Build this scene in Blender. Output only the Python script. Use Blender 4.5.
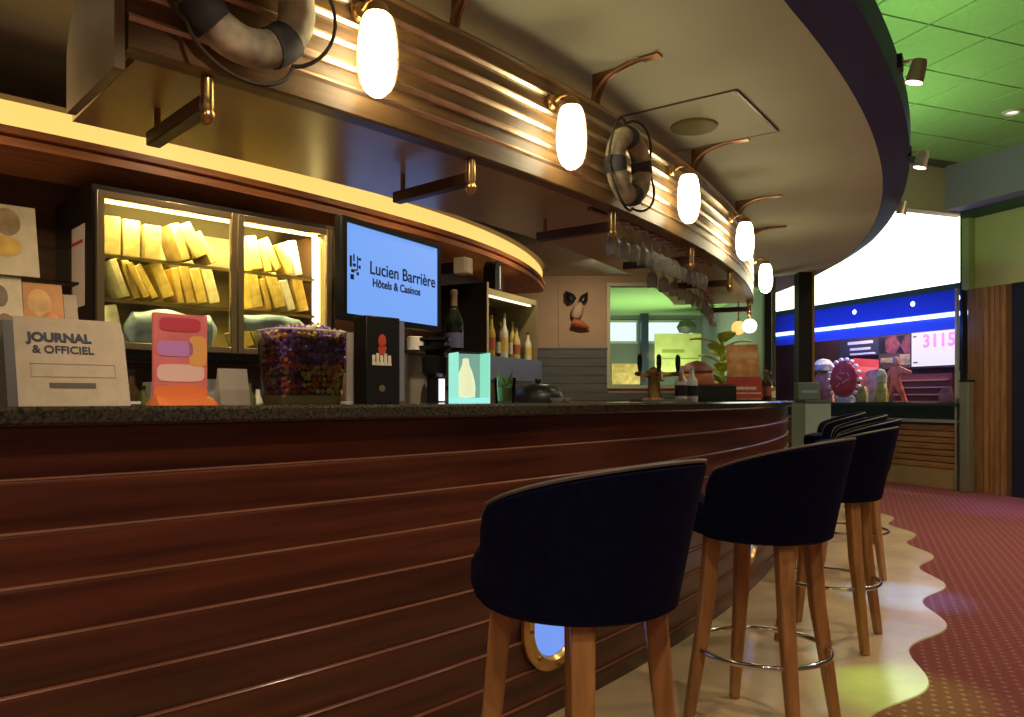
import bpy, bmesh, math, random
from mathutils import Vector, Matrix
random.seed(7)
for o in list(bpy.data.objects): bpy.data.objects.remove(o)
scene = bpy.context.scene
COL = scene.collection
D2R = math.radians
# ------------------------------------------------------------------ camera
CAMZ = 1.13; F = 770.0; HOR = 399.0
cam_d = bpy.data.cameras.new('camera'); cam = bpy.data.objects.new('camera', cam_d); COL.objects.link(cam)
cam.location = (0, 0, CAMZ); cam.rotation_euler = (math.pi/2, 0, 0)
cam_d.sensor_width = 36; cam_d.lens = F/1024*36; cam_d.shift_y = (HOR-358.5)/1024
cam_d.clip_start = .05; cam_d.clip_end = 100
scene.camera = cam
# ------------------------------------------------------------------ world, lights, exposure
w = bpy.data.worlds.new('world'); scene.world = w; w.use_nodes = True
w.node_tree.nodes['Background'].inputs[0].default_value = (1, .78, .52, 1)
w.node_tree.nodes['Background'].inputs[1].default_value = .085
vs = scene.view_settings
vs.view_transform = 'Standard'; vs.look = 'None'; vs.gamma = 1; vs.use_curve_mapping = False
vs.exposure = 0.22
def light(name, typ, loc, target, power, color, size=.3, size_y=None, spot=60, blend=.6):
    l = bpy.data.lights.new(name, typ); l.energy = power; l.color = color
    if typ == 'AREA':
        l.size = size
        if size_y: l.shape = 'RECTANGLE'; l.size_y = size_y
    else: l.shadow_soft_size = size
    if typ == 'SPOT': l.spot_size = D2R(spot); l.spot_blend = blend
    o = bpy.data.objects.new(name, l); COL.objects.link(o); o.location = loc
    if target is not None:
        o.rotation_euler = (Vector(target)-Vector(loc)).to_track_quat('-Z', 'Y').to_euler()
    return o
# bar geometry: everything at the bar is concentric about C
CX, CY, RB = -8.97, 10.54, 12.0
def pol(a, r, z=0.0): return Vector((CX+r*math.cos(a), CY+r*math.sin(a), z))
def a_at(px, r, near=True):
    k = (px-512)/F
    A = k*k+1; B = 2*(-CX*k-CY); Cc = CX*CX+CY*CY-r*r
    d = (-B-math.sqrt(max(0, B*B-4*A*Cc)))/(2*A)
    return math.atan2(d-CY, k*d-CX)
def gp(px, d, z=0.0): return Vector(((px-512)/F*d, d, z))
QX, QY = 5.58, 9.46            # corner where snack hall front meets the right wall
ROTB = D2R(-69.6)
ux = Vector((math.cos(ROTB), math.sin(ROTB), 0)); uy = Vector((-math.sin(ROTB), math.cos(ROTB), 0))
def qp(x, y, z=0): return Vector((QX, QY, 0))+ux*x+uy*y+Vector((0, 0, z))
CEIL = 3.93; SOF = 2.65
# green wash from uplights lying on top of the round soffit
for i, adeg in enumerate((-40, -32, -24, -15)):
    p = pol(D2R(adeg), 12.45, 2.9)
    q = pol(D2R(adeg), 14.6, 3.95)
    light('soffit_uplight', 'AREA', p, q, (5, 10, 20, 27)[i], (.66, 1, .46), .9, .15)
# one visible downlight, then unseen warm spots added to brighten bar and carpet
DOWN = [(4.87, 7.5), (3.9, 4.9), (2.6, 1.6), (4.6, 3.0), (5.2, 5.6), (.6, -.3), (-1.7, -.9), (-.5, -2.0), (1.6, -1.6)]
for i, (x, y) in enumerate(DOWN):
    light('downlight_and_fill', 'SPOT', (x, y, 3.86), (x, y, 0), 150 if y > 2.5 else 120, (1, .8, .60), .06, spot=125, blend=.9)
# unseen warm spots added above the staff side to brighten the back bar
STAFF = [(-56, 10.85), (-49, 10.8), (-42, 10.8), (-35, 10.8), (-27, 10.6), (-17, 10.4)]
for i, (adeg, r) in enumerate(STAFF):
    p = pol(D2R(adeg), r, 2.63)
    light('staff_fill_spot', 'SPOT', p, pol(D2R(adeg), r-.25, 0), 60, (1, .78, .48), .05, spot=140, blend=.9)
light('staff_fill_spot', 'SPOT', (.9, 8.3, 2.62), (.9, 9.2, 1.2), 40, (1, .78, .5), .05, spot=150, blend=.9)  # added to brighten the far beige wall
# unseen warm spots added at the near rim to brighten the bar top
for adeg, tgt in ((-53, (-1.25, 1.85, 1.2)), (-47, (-.75, 2.4, 1.2)), (-41, (-.2, 2.9, 1.2))):
    light('rim_fill_spot', 'SPOT', pol(D2R(adeg), 12.9, 2.62), tgt, 46, (1, .80, .55), .03, spot=52, blend=.8)
# coloured effect spots from the rim of the soffit
light('green_effect_spot', 'SPOT', pol(a_at(893, 12.8), 12.86, 2.60), (1.52, 2.95, 0), 190, (.35, 1, .1), .03, spot=16, blend=.9)
light('blue_effect_spot', 'SPOT', pol(a_at(905, 12.77), 12.86, 2.60), (2.25, 4.4, 0), 330, (.10, .34, 1), .03, spot=18, blend=.9)
light('violet_effect_spot', 'SPOT', (4.2, 6.3, 2.62), (5.2, 7.9, 0), 220, (.25, .18, 1), .03, spot=34, blend=1)
# ------------------------------------------------------------------ materials
MATS = {}
def mat(name, color=(.5, .5, .5), rough=.5, metal=0, emit=None, estr=0, var=0, vscale=8, bump=0, bscale=40,
        stretch=None, uv=False, spec=.5, coat=0, sheen=0, rnd=0, dark=None):
    if name in MATS: return MATS[name]
    m = bpy.data.materials.new(name); m.use_nodes = True; nt = m.node_tree; N = nt.nodes; L = nt.links
    b = N['Principled BSDF']
    b.inputs['Base Color'].default_value = (*color, 1); b.inputs['Roughness'].default_value = rough
    b.inputs['Metallic'].default_value = metal; b.inputs['Specular IOR Level'].default_value = spec
    b.inputs['Coat Weight'].default_value = coat; b.inputs['Coat Roughness'].default_value = .12
    b.inputs['Sheen Weight'].default_value = sheen
    if emit: b.inputs['Emission Color'].default_value = (*emit, 1); b.inputs['Emission Strength'].default_value = estr
    tc = N.new('ShaderNodeTexCoord'); mp = N.new('ShaderNodeMapping')
    L.new(tc.outputs['UV' if uv else 'Object'], mp.inputs[0])
    if stretch: mp.inputs['Scale'].default_value = stretch
    if var or rnd:
        nz = N.new('ShaderNodeTexNoise'); nz.inputs['Scale'].default_value = vscale; nz.inputs['Detail'].default_value = 5
        L.new(mp.outputs[0], nz.inputs['Vector'])
        rp = N.new('ShaderNodeValToRGB'); rp.color_ramp.elements[0].position = .32; rp.color_ramp.elements[1].position = .68
        c0 = dark if dark else tuple(max(0, c*(1-var)) for c in color); c1 = tuple(min(1, c*(1+var)) for c in color)
        rp.color_ramp.elements[0].color = (*c0, 1); rp.color_ramp.elements[1].color = (*c1, 1)
        L.new(nz.outputs['Fac'], rp.inputs[0]); out = rp.outputs[0]
        if rnd:
            oi = N.new('ShaderNodeObjectInfo'); hs = N.new('ShaderNodeHueSaturation')
            mr = N.new('ShaderNodeMapRange'); mr.inputs[3].default_value = 1-rnd; mr.inputs[4].default_value = 1+rnd
            L.new(oi.outputs['Random'], mr.inputs[0]); L.new(mr.outputs[0], hs.inputs['Value']); L.new(out, hs.inputs['Color'])
            # shift the grain from piece to piece
            ad = N.new('ShaderNodeVectorMath'); ad.operation = 'ADD'; ml = N.new('ShaderNodeMath'); ml.operation = 'MULTIPLY'; ml.inputs[1].default_value = 37
            L.new(oi.outputs['Random'], ml.inputs[0]); L.new(ml.outputs[0], ad.inputs[1]); L.new(mp.outputs[0], ad.inputs[0]); L.new(ad.outputs[0], nz.inputs['Vector'])
            out = hs.outputs[0]
        L.new(out, b.inputs['Base Color'])
    if bump:
        n2 = N.new('ShaderNodeTexNoise'); n2.inputs['Scale'].default_value = bscale; L.new(mp.outputs[0], n2.inputs['Vector'])
        bp = N.new('ShaderNodeBump'); bp.inputs['Strength'].default_value = bump; bp.inputs['Distance'].default_value = .01
        L.new(n2.outputs['Fac'], bp.inputs['Height']); L.new(bp.outputs[0], b.inputs['Normal'])
    MATS[name] = m; return m
def emis(name, color, strength): return mat(name, (.06, .06, .06), .4, emit=color, estr=strength)
def thin_glass(name, tint=(.9, .95, .9), haze=0):
    if name in MATS: return MATS[name]
    m = bpy.data.materials.new(name); m.use_nodes = True; nt = m.node_tree; N = nt.nodes; L = nt.links
    N.remove(N['Principled BSDF']); o = N['Material Output']
    t = N.new('ShaderNodeBsdfTransparent'); t.inputs[0].default_value = (*tint, 1)
    g = N.new('ShaderNodeBsdfGlossy'); g.inputs['Roughness'].default_value = .03
    fr = N.new('ShaderNodeFresnel'); fr.inputs[0].default_value = 1.4
    mx = N.new('ShaderNodeMixShader'); L.new(fr.outputs[0], mx.inputs[0]); L.new(t.outputs[0], mx.inputs[1]); L.new(g.outputs[0], mx.inputs[2])
    out = mx.outputs[0]
    if haze:
        df = N.new('ShaderNodeBsdfDiffuse'); df.inputs[0].default_value = (.9, .9, .86, 1); m2 = N.new('ShaderNodeMixShader'); m2.inputs[0].default_value = haze
        L.new(out, m2.inputs[1]); L.new(df.outputs[0], m2.inputs[2]); out = m2.outputs[0]
    L.new(out, o.inputs[0]); MATS[name] = m; return m
def carpet_mat():
    m = bpy.data.materials.new('carpet'); m.use_nodes = True; nt = m.node_tree; N = nt.nodes; L = nt.links
    b = N['Principled BSDF']; b.inputs['Roughness'].default_value = .95; b.inputs['Specular IOR Level'].default_value = .1
    tc = N.new('ShaderNodeTexCoord'); mp = N.new('ShaderNodeMapping'); L.new(tc.outputs['Object'], mp.inputs[0])
    mp.inputs['Rotation'].default_value = (0, 0, D2R(24.6)); mp.inputs['Scale'].default_value = (19, 19, 19)
    fr = N.new('ShaderNodeVectorMath'); fr.operation = 'FRACTION'; L.new(mp.outputs[0], fr.inputs[0])
    ds = N.new('ShaderNodeVectorMath'); ds.operation = 'MULTIPLY'; ds.inputs[1].default_value = (1, 1, 0); L.new(fr.outputs[0], ds.inputs[0])
    di = N.new('ShaderNodeVectorMath'); di.operation = 'DISTANCE'; di.inputs[1].default_value = (.5, .5, 0); L.new(ds.outputs[0], di.inputs[0])
    rp = N.new('ShaderNodeValToRGB'); rp.color_ramp.elements[0].position = .10; rp.color_ramp.elements[1].position = .24
    rp.color_ramp.elements[0].color = (.42, .20, .17, 1); rp.color_ramp.elements[1].color = (.27, .075, .072, 1)
    L.new(di.outputs['Value'], rp.inputs[0])
    nz = N.new('ShaderNodeTexNoise'); nz.inputs['Scale'].default_value = 60; L.new(tc.outputs['Object'], nz.inputs['Vector'])
    mx = N.new('ShaderNodeMixRGB'); mx.blend_type = 'MULTIPLY'; mx.inputs[0].default_value = .5
    L.new(rp.outputs[0], mx.inputs[1]); L.new(nz.outputs['Fac'], mx.inputs[2]); L.new(mx.outputs[0], b.inputs['Base Color'])
    n2 = N.new('ShaderNodeTexNoise'); n2.inputs['Scale'].default_value = 400; L.new(tc.outputs['Object'], n2.inputs['Vector'])
    bp = N.new('ShaderNodeBump'); bp.inputs['Strength'].default_value = .4; L.new(n2.outputs['Fac'], bp.inputs['Height']); L.new(bp.outputs[0], b.inputs['Normal'])
    return m
WOOD = mat('mahogany_planks', (.085, .022, .010), .34, var=.35, vscale=1.3, stretch=(1, 18, 1), uv=True, rnd=.22, coat=.15, dark=(.042, .010, .005))
EDGE_HILITE = mat('edge_highlight_wood', (.21, .078, .042), .3, var=.25, vscale=2, uv=True, coat=.3)  # paler wood colour stands in for highlights along the plank edges
WOODC = mat('canopy_wood', (.17, .095, .036), .40, var=.4, vscale=2, stretch=(1, 14, 1), uv=True, rnd=.1)
WOODB = mat('dark_backbar_wood', (.085, .033, .014), .45, var=.4, vscale=2, stretch=(1, 14, 1), uv=True)
WOODK = mat('cornice_wood', (.50, .19, .08), .4, var=.3, vscale=2, stretch=(1, 14, 1), uv=True)
WOODL = mat('stool_leg_beech', (.42, .20, .06), .35, var=.25, vscale=5, stretch=(8, 8, 1), rnd=.08, coat=.2)
UNDER = mat('canopy_underside', (.50, .34, .12), .28, var=.15, vscale=1.5)
GRAN = mat('black_granite', (.035, .028, .018), .12, var=.9, vscale=130, spec=.6, dark=(.006, .006, .006))
BRASS = mat('brass', (.80, .52, .20), .28, 1, var=.15, vscale=20)
BRASSD = mat('aged_brass', (.46, .30, .12), .36, 1, var=.3, vscale=10)
STRIP = mat('bronze_strip', (.80, .66, .48), .36, 1, var=.12, vscale=12)
COPPER = mat('copper', (.34, .18, .09), .38, 1, var=.2, vscale=12)
CHROME = mat('chrome', (.65, .63, .6), .14, 1)
STEEL = mat('brushed_steel', (.5, .48, .44), .33, 1, var=.1, vscale=30)
NAVY = mat('navy_velvet', (.0018, .0026, .022), .8, sheen=0, var=.3, vscale=30, bump=.15, bscale=300, spec=.12)
PIPING = mat('grey_piping', (.16, .14, .12), .5, var=.1)
STONE = mat('polished_stone', (.62, .46, .26), .16, var=.14, vscale=3, spec=.5)
BLACK = mat('black_plastic', (.008, .008, .009), .35)
BLACKM = mat('black_metal', (.012, .011, .010), .4)
WHITE = mat('white_plastic', (.75, .72, .66), .4)
SOFM = mat('soffit_paint', (.55, .57, .43), .75, var=.04, vscale=2)
RIM = mat('soffit_blue_rim', (.075, .12, .33), .6, var=.1, vscale=3)
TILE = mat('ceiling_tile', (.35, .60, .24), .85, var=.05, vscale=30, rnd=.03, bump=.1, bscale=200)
GRID = mat('ceiling_grid', (.10, .13, .08), .8)
GLASS = thin_glass('clear_glass')
# ------------------------------------------------------------------ mesh helpers
class MB:
    def __init__(s): s.v = []; s.f = []; s.uv = {}
    def add(s, vs, fs):
        n = len(s.v); s.v += [tuple(v) for v in vs]; s.f += [tuple(i+n for i in f) for f in fs]; return s
    def box(s, c, size, rot=None):
        x, y, z = (k/2 for k in size); P = [Vector((i*x, j*y, k*z)) for i in (-1, 1) for j in (-1, 1) for k in (-1, 1)]
        if rot is not None: P = [rot @ p for p in P]
        c = Vector(c); return s.add([p+c for p in P], [(0, 1, 3, 2), (4, 6, 7, 5), (0, 4, 5, 1), (2, 3, 7, 6), (0, 2, 6, 4), (1, 5, 7, 3)])
    def span(s, lo, hi):
        return s.box([(a+b)/2 for a, b in zip(lo, hi)], [b-a for a, b in zip(lo, hi)])
    def lathe(s, prof, n=20, c=(0, 0, 0), rot=None, cap=True):
        c = Vector(c); vs = []
        for r, z in prof:
            for i in range(n):
                t = 2*math.pi*i/n; p = Vector((r*math.cos(t), r*math.sin(t), z)); p = rot @ p if rot is not None else p; vs.append(p+c)
        fs = [(j*n+i, j*n+(i+1) % n, (j+1)*n+(i+1) % n, (j+1)*n+i) for j in range(len(prof)-1) for i in range(n)]
        if cap: fs += [tuple(range(n-1, -1, -1)), tuple(range((len(prof)-1)*n, len(prof)*n))]
        return s.add(vs, fs)
    def tube(s, pts, r, n=8, closed=False):
        pts = [Vector(p) for p in pts]; m = len(pts); vs = []; up = None
        for i, p in enumerate(pts):
            if closed: t = pts[(i+1) % m]-pts[i-1]
            else: t = pts[min(i+1, m-1)]-pts[max(i-1, 0)]
            t.normalize()
            if up is None: up = t.orthogonal().normalized()
            up = (up-t*up.dot(t)).normalized(); sd = t.cross(up)
            rr = r[i] if isinstance(r, (list, tuple)) else r
            for k in range(n):
                a = 2*math.pi*k/n; vs.append(p+up*(rr*math.cos(a))+sd*(rr*math.sin(a)))
        q = m if closed else m-1
        fs = [(j*n+i, ((j+1) % m)*n+i, ((j+1) % m)*n+(i+1) % n, j*n+(i+1) % n) for j in range(q) for i in range(n)]
        if not closed: fs += [tuple(range(n)), tuple(range(m*n-1, (m-1)*n-1, -1))]
        return s.add(vs, fs)
    def sweep(s, prof, a0, a1, n, base=Vector((0, 0, 0)), rf=None):
        """closed (r,z) outline swept about the bar's centre, counter-clockwise outline"""
        k = len(prof); vs = []; n0 = len(s.v); f0 = len(s.f); cum = [0]
        for i in range(k): cum.append(cum[-1]+math.dist(prof[i], prof[(i+1) % k]))
        for j in range(n+1):
            a = a0+(a1-a0)*j/n; dr = rf(a) if rf else 0
            for r, z in prof: vs.append(pol(a, r+dr, z)-base)
        fs = []
        for j in range(n):
            for i in range(k):
                fs.append((j*k+i, j*k+(i+1) % k, (j+1)*k+(i+1) % k, (j+1)*k+i))
                u0 = RB*(a0+(a1-a0)*j/n); u1 = RB*(a0+(a1-a0)*(j+1)/n)
                s.uv[f0+len(fs)-1] = [(u0, cum[i]), (u0, cum[i+1]), (u1, cum[i+1]), (u1, cum[i])]
        fs += [tuple(range(k-1, -1, -1)), tuple(range(n*k, n*k+k))]
        return s.add(vs, fs)
    def prism(s, outline, z0, z1, xf=None):
        n = len(outline); P = [Vector((x, y, z0)) for x, y in outline]+[Vector((x, y, z1)) for x, y in outline]
        if xf: P = [xf(p) for p in P]
        return s.add(P, [tuple(range(n-1, -1, -1)), tuple(range(n, 2*n))]+[(i, (i+1) % n, n+(i+1) % n, n+i) for i in range(n)])
    def mesh(s, name, m, smooth=True, ang=38):
        me = bpy.data.meshes.new(name); me.from_pydata(s.v, [], s.f)
        if s.uv:
            ul = me.uv_layers.new(name='UVMap')
            for p in me.polygons:
                c = s.uv.get(p.index)
                if c:
                    for li, q in zip(p.loop_indices, c): ul.data[li].uv = q
        bm = bmesh.new(); bm.from_mesh(me); bmesh.ops.recalc_face_normals(bm, faces=bm.faces); bm.to_mesh(me); bm.free()
        me.materials.append(m)
        if smooth:
            me.polygons.foreach_set('use_smooth', [True]*len(me.polygons)); me.set_sharp_from_angle(angle=D2R(ang))
        return me
    def build(s, name, m, parent=None, loc=None, rotz=0, bevel=0, smooth=True):
        o = bpy.data.objects.new(name, s.mesh(name, m, smooth)); COL.objects.link(o)
        if parent: o.parent = parent
        if loc is not None: o.location = loc
        if rotz: o.rotation_euler = (0, 0, rotz)
        if bevel:
            b = o.modifiers.new('bevel', 'BEVEL'); b.width = bevel; b.segments = 2; b.limit_method = 'ANGLE'; b.angle_limit = D2R(40)
        return o
def tag(o, label, cat, group=None):
    o['label'] = label; o['category'] = cat
    if group: o['group'] = group
    return o
def struct(o, label=None, cat=None):
    o['kind'] = 'structure'
    if label: o['label'] = label
    if cat: o['category'] = cat
    return o
def thing(name, label, cat, loc=(0, 0, 0), rotz=0, group=None):
    o = bpy.data.objects.new(name, None); COL.objects.link(o); o.location = loc; o.rotation_euler = (0, 0, rotz)
    o.empty_display_size = .1
    return tag(o, label, cat, group)
def copy_tree(o, parent=None):
    c = o.copy(); COL.objects.link(c); c.parent = parent
    for ch in list(o.children): copy_tree(ch, c)
    return c
def text_mesh(name, body, size, m, parent, loc, rot, bold=0, extrude=.0006, align='CENTER'):
    c = bpy.data.curves.new(name, 'FONT'); c.body = body; c.size = size; c.align_x = align; c.align_y = 'CENTER'; c.extrude = extrude; c.offset = bold
    t = bpy.data.objects.new(name, c); COL.objects.link(t)
    bpy.context.view_layer.update()
    me = bpy.data.meshes.new_from_object(t.evaluated_get(bpy.context.evaluated_depsgraph_get()))
    bpy.data.objects.remove(t); me.materials.clear(); me.materials.append(m)
    o = bpy.data.objects.new(name, me); COL.objects.link(o); o.parent = parent; o.location = loc; o.rotation_euler = rot
    return o
ORD = ['first', 'second', 'third', 'fourth', 'fifth', 'sixth', 'seventh', 'eighth', 'ninth', 'tenth', 'eleventh', 'twelfth', 'thirteenth', 'fourteenth']
FRONT = (math.pi/2, 0, 0)      # text standing upright, read from local -Y
def frame_at(px, r, z=0): a = a_at(px, r); return pol(a, r, z), a+math.pi/2   # local x along the bar, local y towards its back
# ------------------------------------------------------------------ floor
struct(MB().span((-14, -4, -.1), (16, 22, 0)).build('floor', carpet_mat(), smooth=False), 'dark red carpet dotted with small pale spots', 'floor')
def apron():
    b = MB(); n = 420; a0, a1 = D2R(-75), D2R(-6); vs = []
    s0 = D2R(-35.4)
    for j in range(n+1):
        a = a0+(a1-a0)*j/n; ro = 12.94+.062*math.cos((a-s0)*12.95*2*math.pi/.955)
        vs += [pol(a, 11.9, 0), pol(a, 11.9, .008), pol(a, ro-.004, .008), pol(a, ro, .004), pol(a, ro, 0)]
    k = 5; fs = [(j*k+i, j*k+(i+1) % k, (j+1)*k+(i+1) % k, (j+1)*k+i) for j in range(n) for i in range(k)]
    return b.add(vs, fs)
struct(apron().build('floor_border', STONE), 'polished cream stone strip with a scalloped edge along the bar', 'floor')
# ------------------------------------------------------------------ green tiled ceiling
P1 = gp(930, 2.8*F/374); A_dir = uy; B_dir = -ux
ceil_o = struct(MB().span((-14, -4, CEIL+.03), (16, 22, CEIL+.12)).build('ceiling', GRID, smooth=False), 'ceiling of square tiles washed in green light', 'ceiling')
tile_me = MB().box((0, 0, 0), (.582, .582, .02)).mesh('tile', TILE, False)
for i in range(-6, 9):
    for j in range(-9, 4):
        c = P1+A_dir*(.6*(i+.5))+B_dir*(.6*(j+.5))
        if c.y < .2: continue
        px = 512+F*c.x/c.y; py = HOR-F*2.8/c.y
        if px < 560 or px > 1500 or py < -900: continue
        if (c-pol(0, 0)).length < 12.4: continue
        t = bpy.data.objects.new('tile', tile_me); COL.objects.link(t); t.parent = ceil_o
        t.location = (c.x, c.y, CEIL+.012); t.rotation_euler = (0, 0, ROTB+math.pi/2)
dl = MB().lathe([(.055, 0), (.085, 0), (.085, -.012), (.06, -.02), (.05, .0)], 24)
dm = dl.mesh('trim_ring', WHITE); lens_me = MB().lathe([(.0, -.004), (.05, -.004), (.05, -.001), (0, -.001)], 20, cap=False).mesh('lens', emis('downlight_lens', (1, .85, .7), 1.5))
for i, (x, y) in enumerate(DOWN[:1]):
    d = thing('downlight', 'round recessed downlight in the green tiled ceiling', 'downlight', (x, y, CEIL))
    for nm, me in (('trim_ring', dm), ('lens', lens_me)):
        o = bpy.data.objects.new(nm, me); COL.objects.link(o); o.parent = d
# ------------------------------------------------------------------ soffit (round lowered ceiling above the bar)
def edge(a):
    d = math.degrees(a); return -.06*min(1, max(0, (-28-d)/9)) if d < -28 else .12*min(1, (d+28)/16)
def soffit():
    return MB().sweep([(7.2, SOF), (12.63, SOF), (12.63, SOF+.25), (7.2, SOF+.25)], D2R(-80), D2R(28), 110, rf=edge)
struct(soffit().build('soffit', SOFM), 'curved cream soffit hanging over the bar', 'ceiling')
struct(MB().sweep([(12.63, SOF-.004), (12.795, SOF+.085), (12.80, SOF+.24), (12.64, SOF+.24)], D2R(-80), D2R(28), 130, rf=edge).build('trim_1', RIM), 'dark blue rim around the curved soffit', 'trim')
# hatch with round speaker
hp = thing('ceiling_hatch', 'square access hatch with a round grille in the cream soffit', 'hatch', (1.01, 4.27, SOF), D2R(90-35))
MB().span((-.35, -.35, -.006), (.35, .35, 0)).build('panel', SOFM, hp)
MB().span((-.352, -.362, -.012), (.352, -.350, 0)).build('edge_gap', BLACK, hp)
fr = MB()
for a, b in (((-.358, -.358), (-.351, .358)), ((.351, -.358), (.358, .358)), ((-.358, .351), (.358, .358))): fr.span((a[0], a[1], -.008), (b[0], b[1], 0))
fr.build('frame', mat('hatch_frame', (.16, .14, .09), .6), hp)
MB().lathe([(0, -.022), (.11, -.022), (.125, -.018), (.13, -.006)], 32, cap=False).build('grille', mat('olive_grille', (.20, .18, .06), .6, var=.3, vscale=200), hp)
# rim spotlights
for i, (px, d) in enumerate(((893, 3.73), (908, 5.06), (898, 6.33))):
    p = gp(px, d); a = math.atan2(p.y-CY, p.x-CX)
    lab = ('metal spotlight on the blue rim, nearest the viewer', 'metal spotlight on the blue rim, middle one', 'small spotlight on the blue rim nearest the white light panel')[i]
    t = thing('rim_spotlight', lab, 'spotlight', pol(a, 12.80, SOF+.10), a-math.pi/2, 'spotlights on the soffit rim')
    MB().box((0, .012, 0), (.07, .025, .07)).build('mount', BLACKM, t, bevel=.004)
    MB().tube([(0, .02, 0), (0, .06, .0), (0, .075, -.03)], .010).build('arm', STEEL, t)
    h = MB().lathe([(.0, .055), (.03, .052), (.036, .03), (.04, -.05), (.044, -.058), (.038, -.055)], 18, (0, .085, -.055), Matrix.Rotation(D2R(-14), 3, 'X'), cap=False).build('head', mat('spot_head', (.62, .50, .40), .35, .5), t)
    MB().lathe([(0, -.056), (.037, -.055)], 18, (0, .085, -.055), Matrix.Rotation(D2R(-14), 3, 'X'), cap=False).build('lens', emis('spot_lens', (1, .9, .72), 9), h)
# ------------------------------------------------------------------ bar counter
a0, a1 = D2R(-74), D2R(-13)
bar_loc = pol(D2R(-42), 12.0, 0)
bar = thing('bar_counter', 'long curved mahogany bar with horizontal planks and black granite top', 'bar counter', bar_loc)
zl = [1.075]+[.963-.110*k for k in range(9)]+[.008]
for k in range(len(zl)-1):
    t, b_ = zl[k], zl[k+1]; R0 = RB
    prof = [(R0-.03, b_), (R0-.008, b_), (R0+.003, t-.008), (R0+.003, t-.004), (R0+.001, t-.0005), (R0-.03, t-.0005)]
    MB().sweep(prof, a0, a1, 110, bar_loc).build('plank', WOOD, bar)
    if k: MB().sweep([(R0-.008, t-.0005), (R0+.002, t-.001), (R0+.004, t+.0015), (R0+.002, t+.004), (R0-.008, t+.005)], a0, a1, 110, bar_loc).build('highlight_bead', EDGE_HILITE, bar)  # thin strip added to carry the painted edge highlight
MB().sweep([(RB-.06, .008), (RB-.028, .008), (RB-.028, 1.07), (RB-.06, 1.07)], a0, a1, 90, bar_loc).build('backing', WOODB, bar)
MB().sweep([(RB-.56, .008), (RB-.53, .008), (RB-.53, 1.07), (RB-.56, 1.07)], a0, a1, 90, bar_loc).build('inner_panel', WOODB, bar)
MB().sweep([(RB-.62, 1.075), (RB+.048, 1.075), (RB+.056, 1.082), (RB+.056, 1.107), (RB+.048, 1.115), (RB-.62, 1.115)], a0, a1, 110, bar_loc).build('countertop', GRAN, bar)
for px in (552, 747):
    p, rz = frame_at(px, RB+.004); loc = Vector((p.x, p.y, .345))-bar_loc
    pf = MB().lathe([(.118, 0), (.118, .012), (.13, .026), (.155, .026), (.17, .012), (.17, 0)], 40, rot=Matrix.Rotation(D2R(90), 3, 'X'), cap=False).build('porthole_frame', BRASS, bar, loc, rz)
    MB().lathe([(0, .006), (.12, .006)], 40, rot=Matrix.Rotation(D2R(90), 3, 'X'), cap=False).build('porthole_glass', emis('porthole_glow', (.18, .36, 1), .75), pf)
    bo = MB()
    for k in range(8):
        t = 2*math.pi*k/8; bo.lathe([(.008, 0), (.007, .006), (0, .008)], 8, (.145*math.cos(t), -.026, .145*math.sin(t)), Matrix.Rotation(D2R(90), 3, 'X'), cap=False)
    bo.build('bolts', BRASSD, pf)
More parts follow.
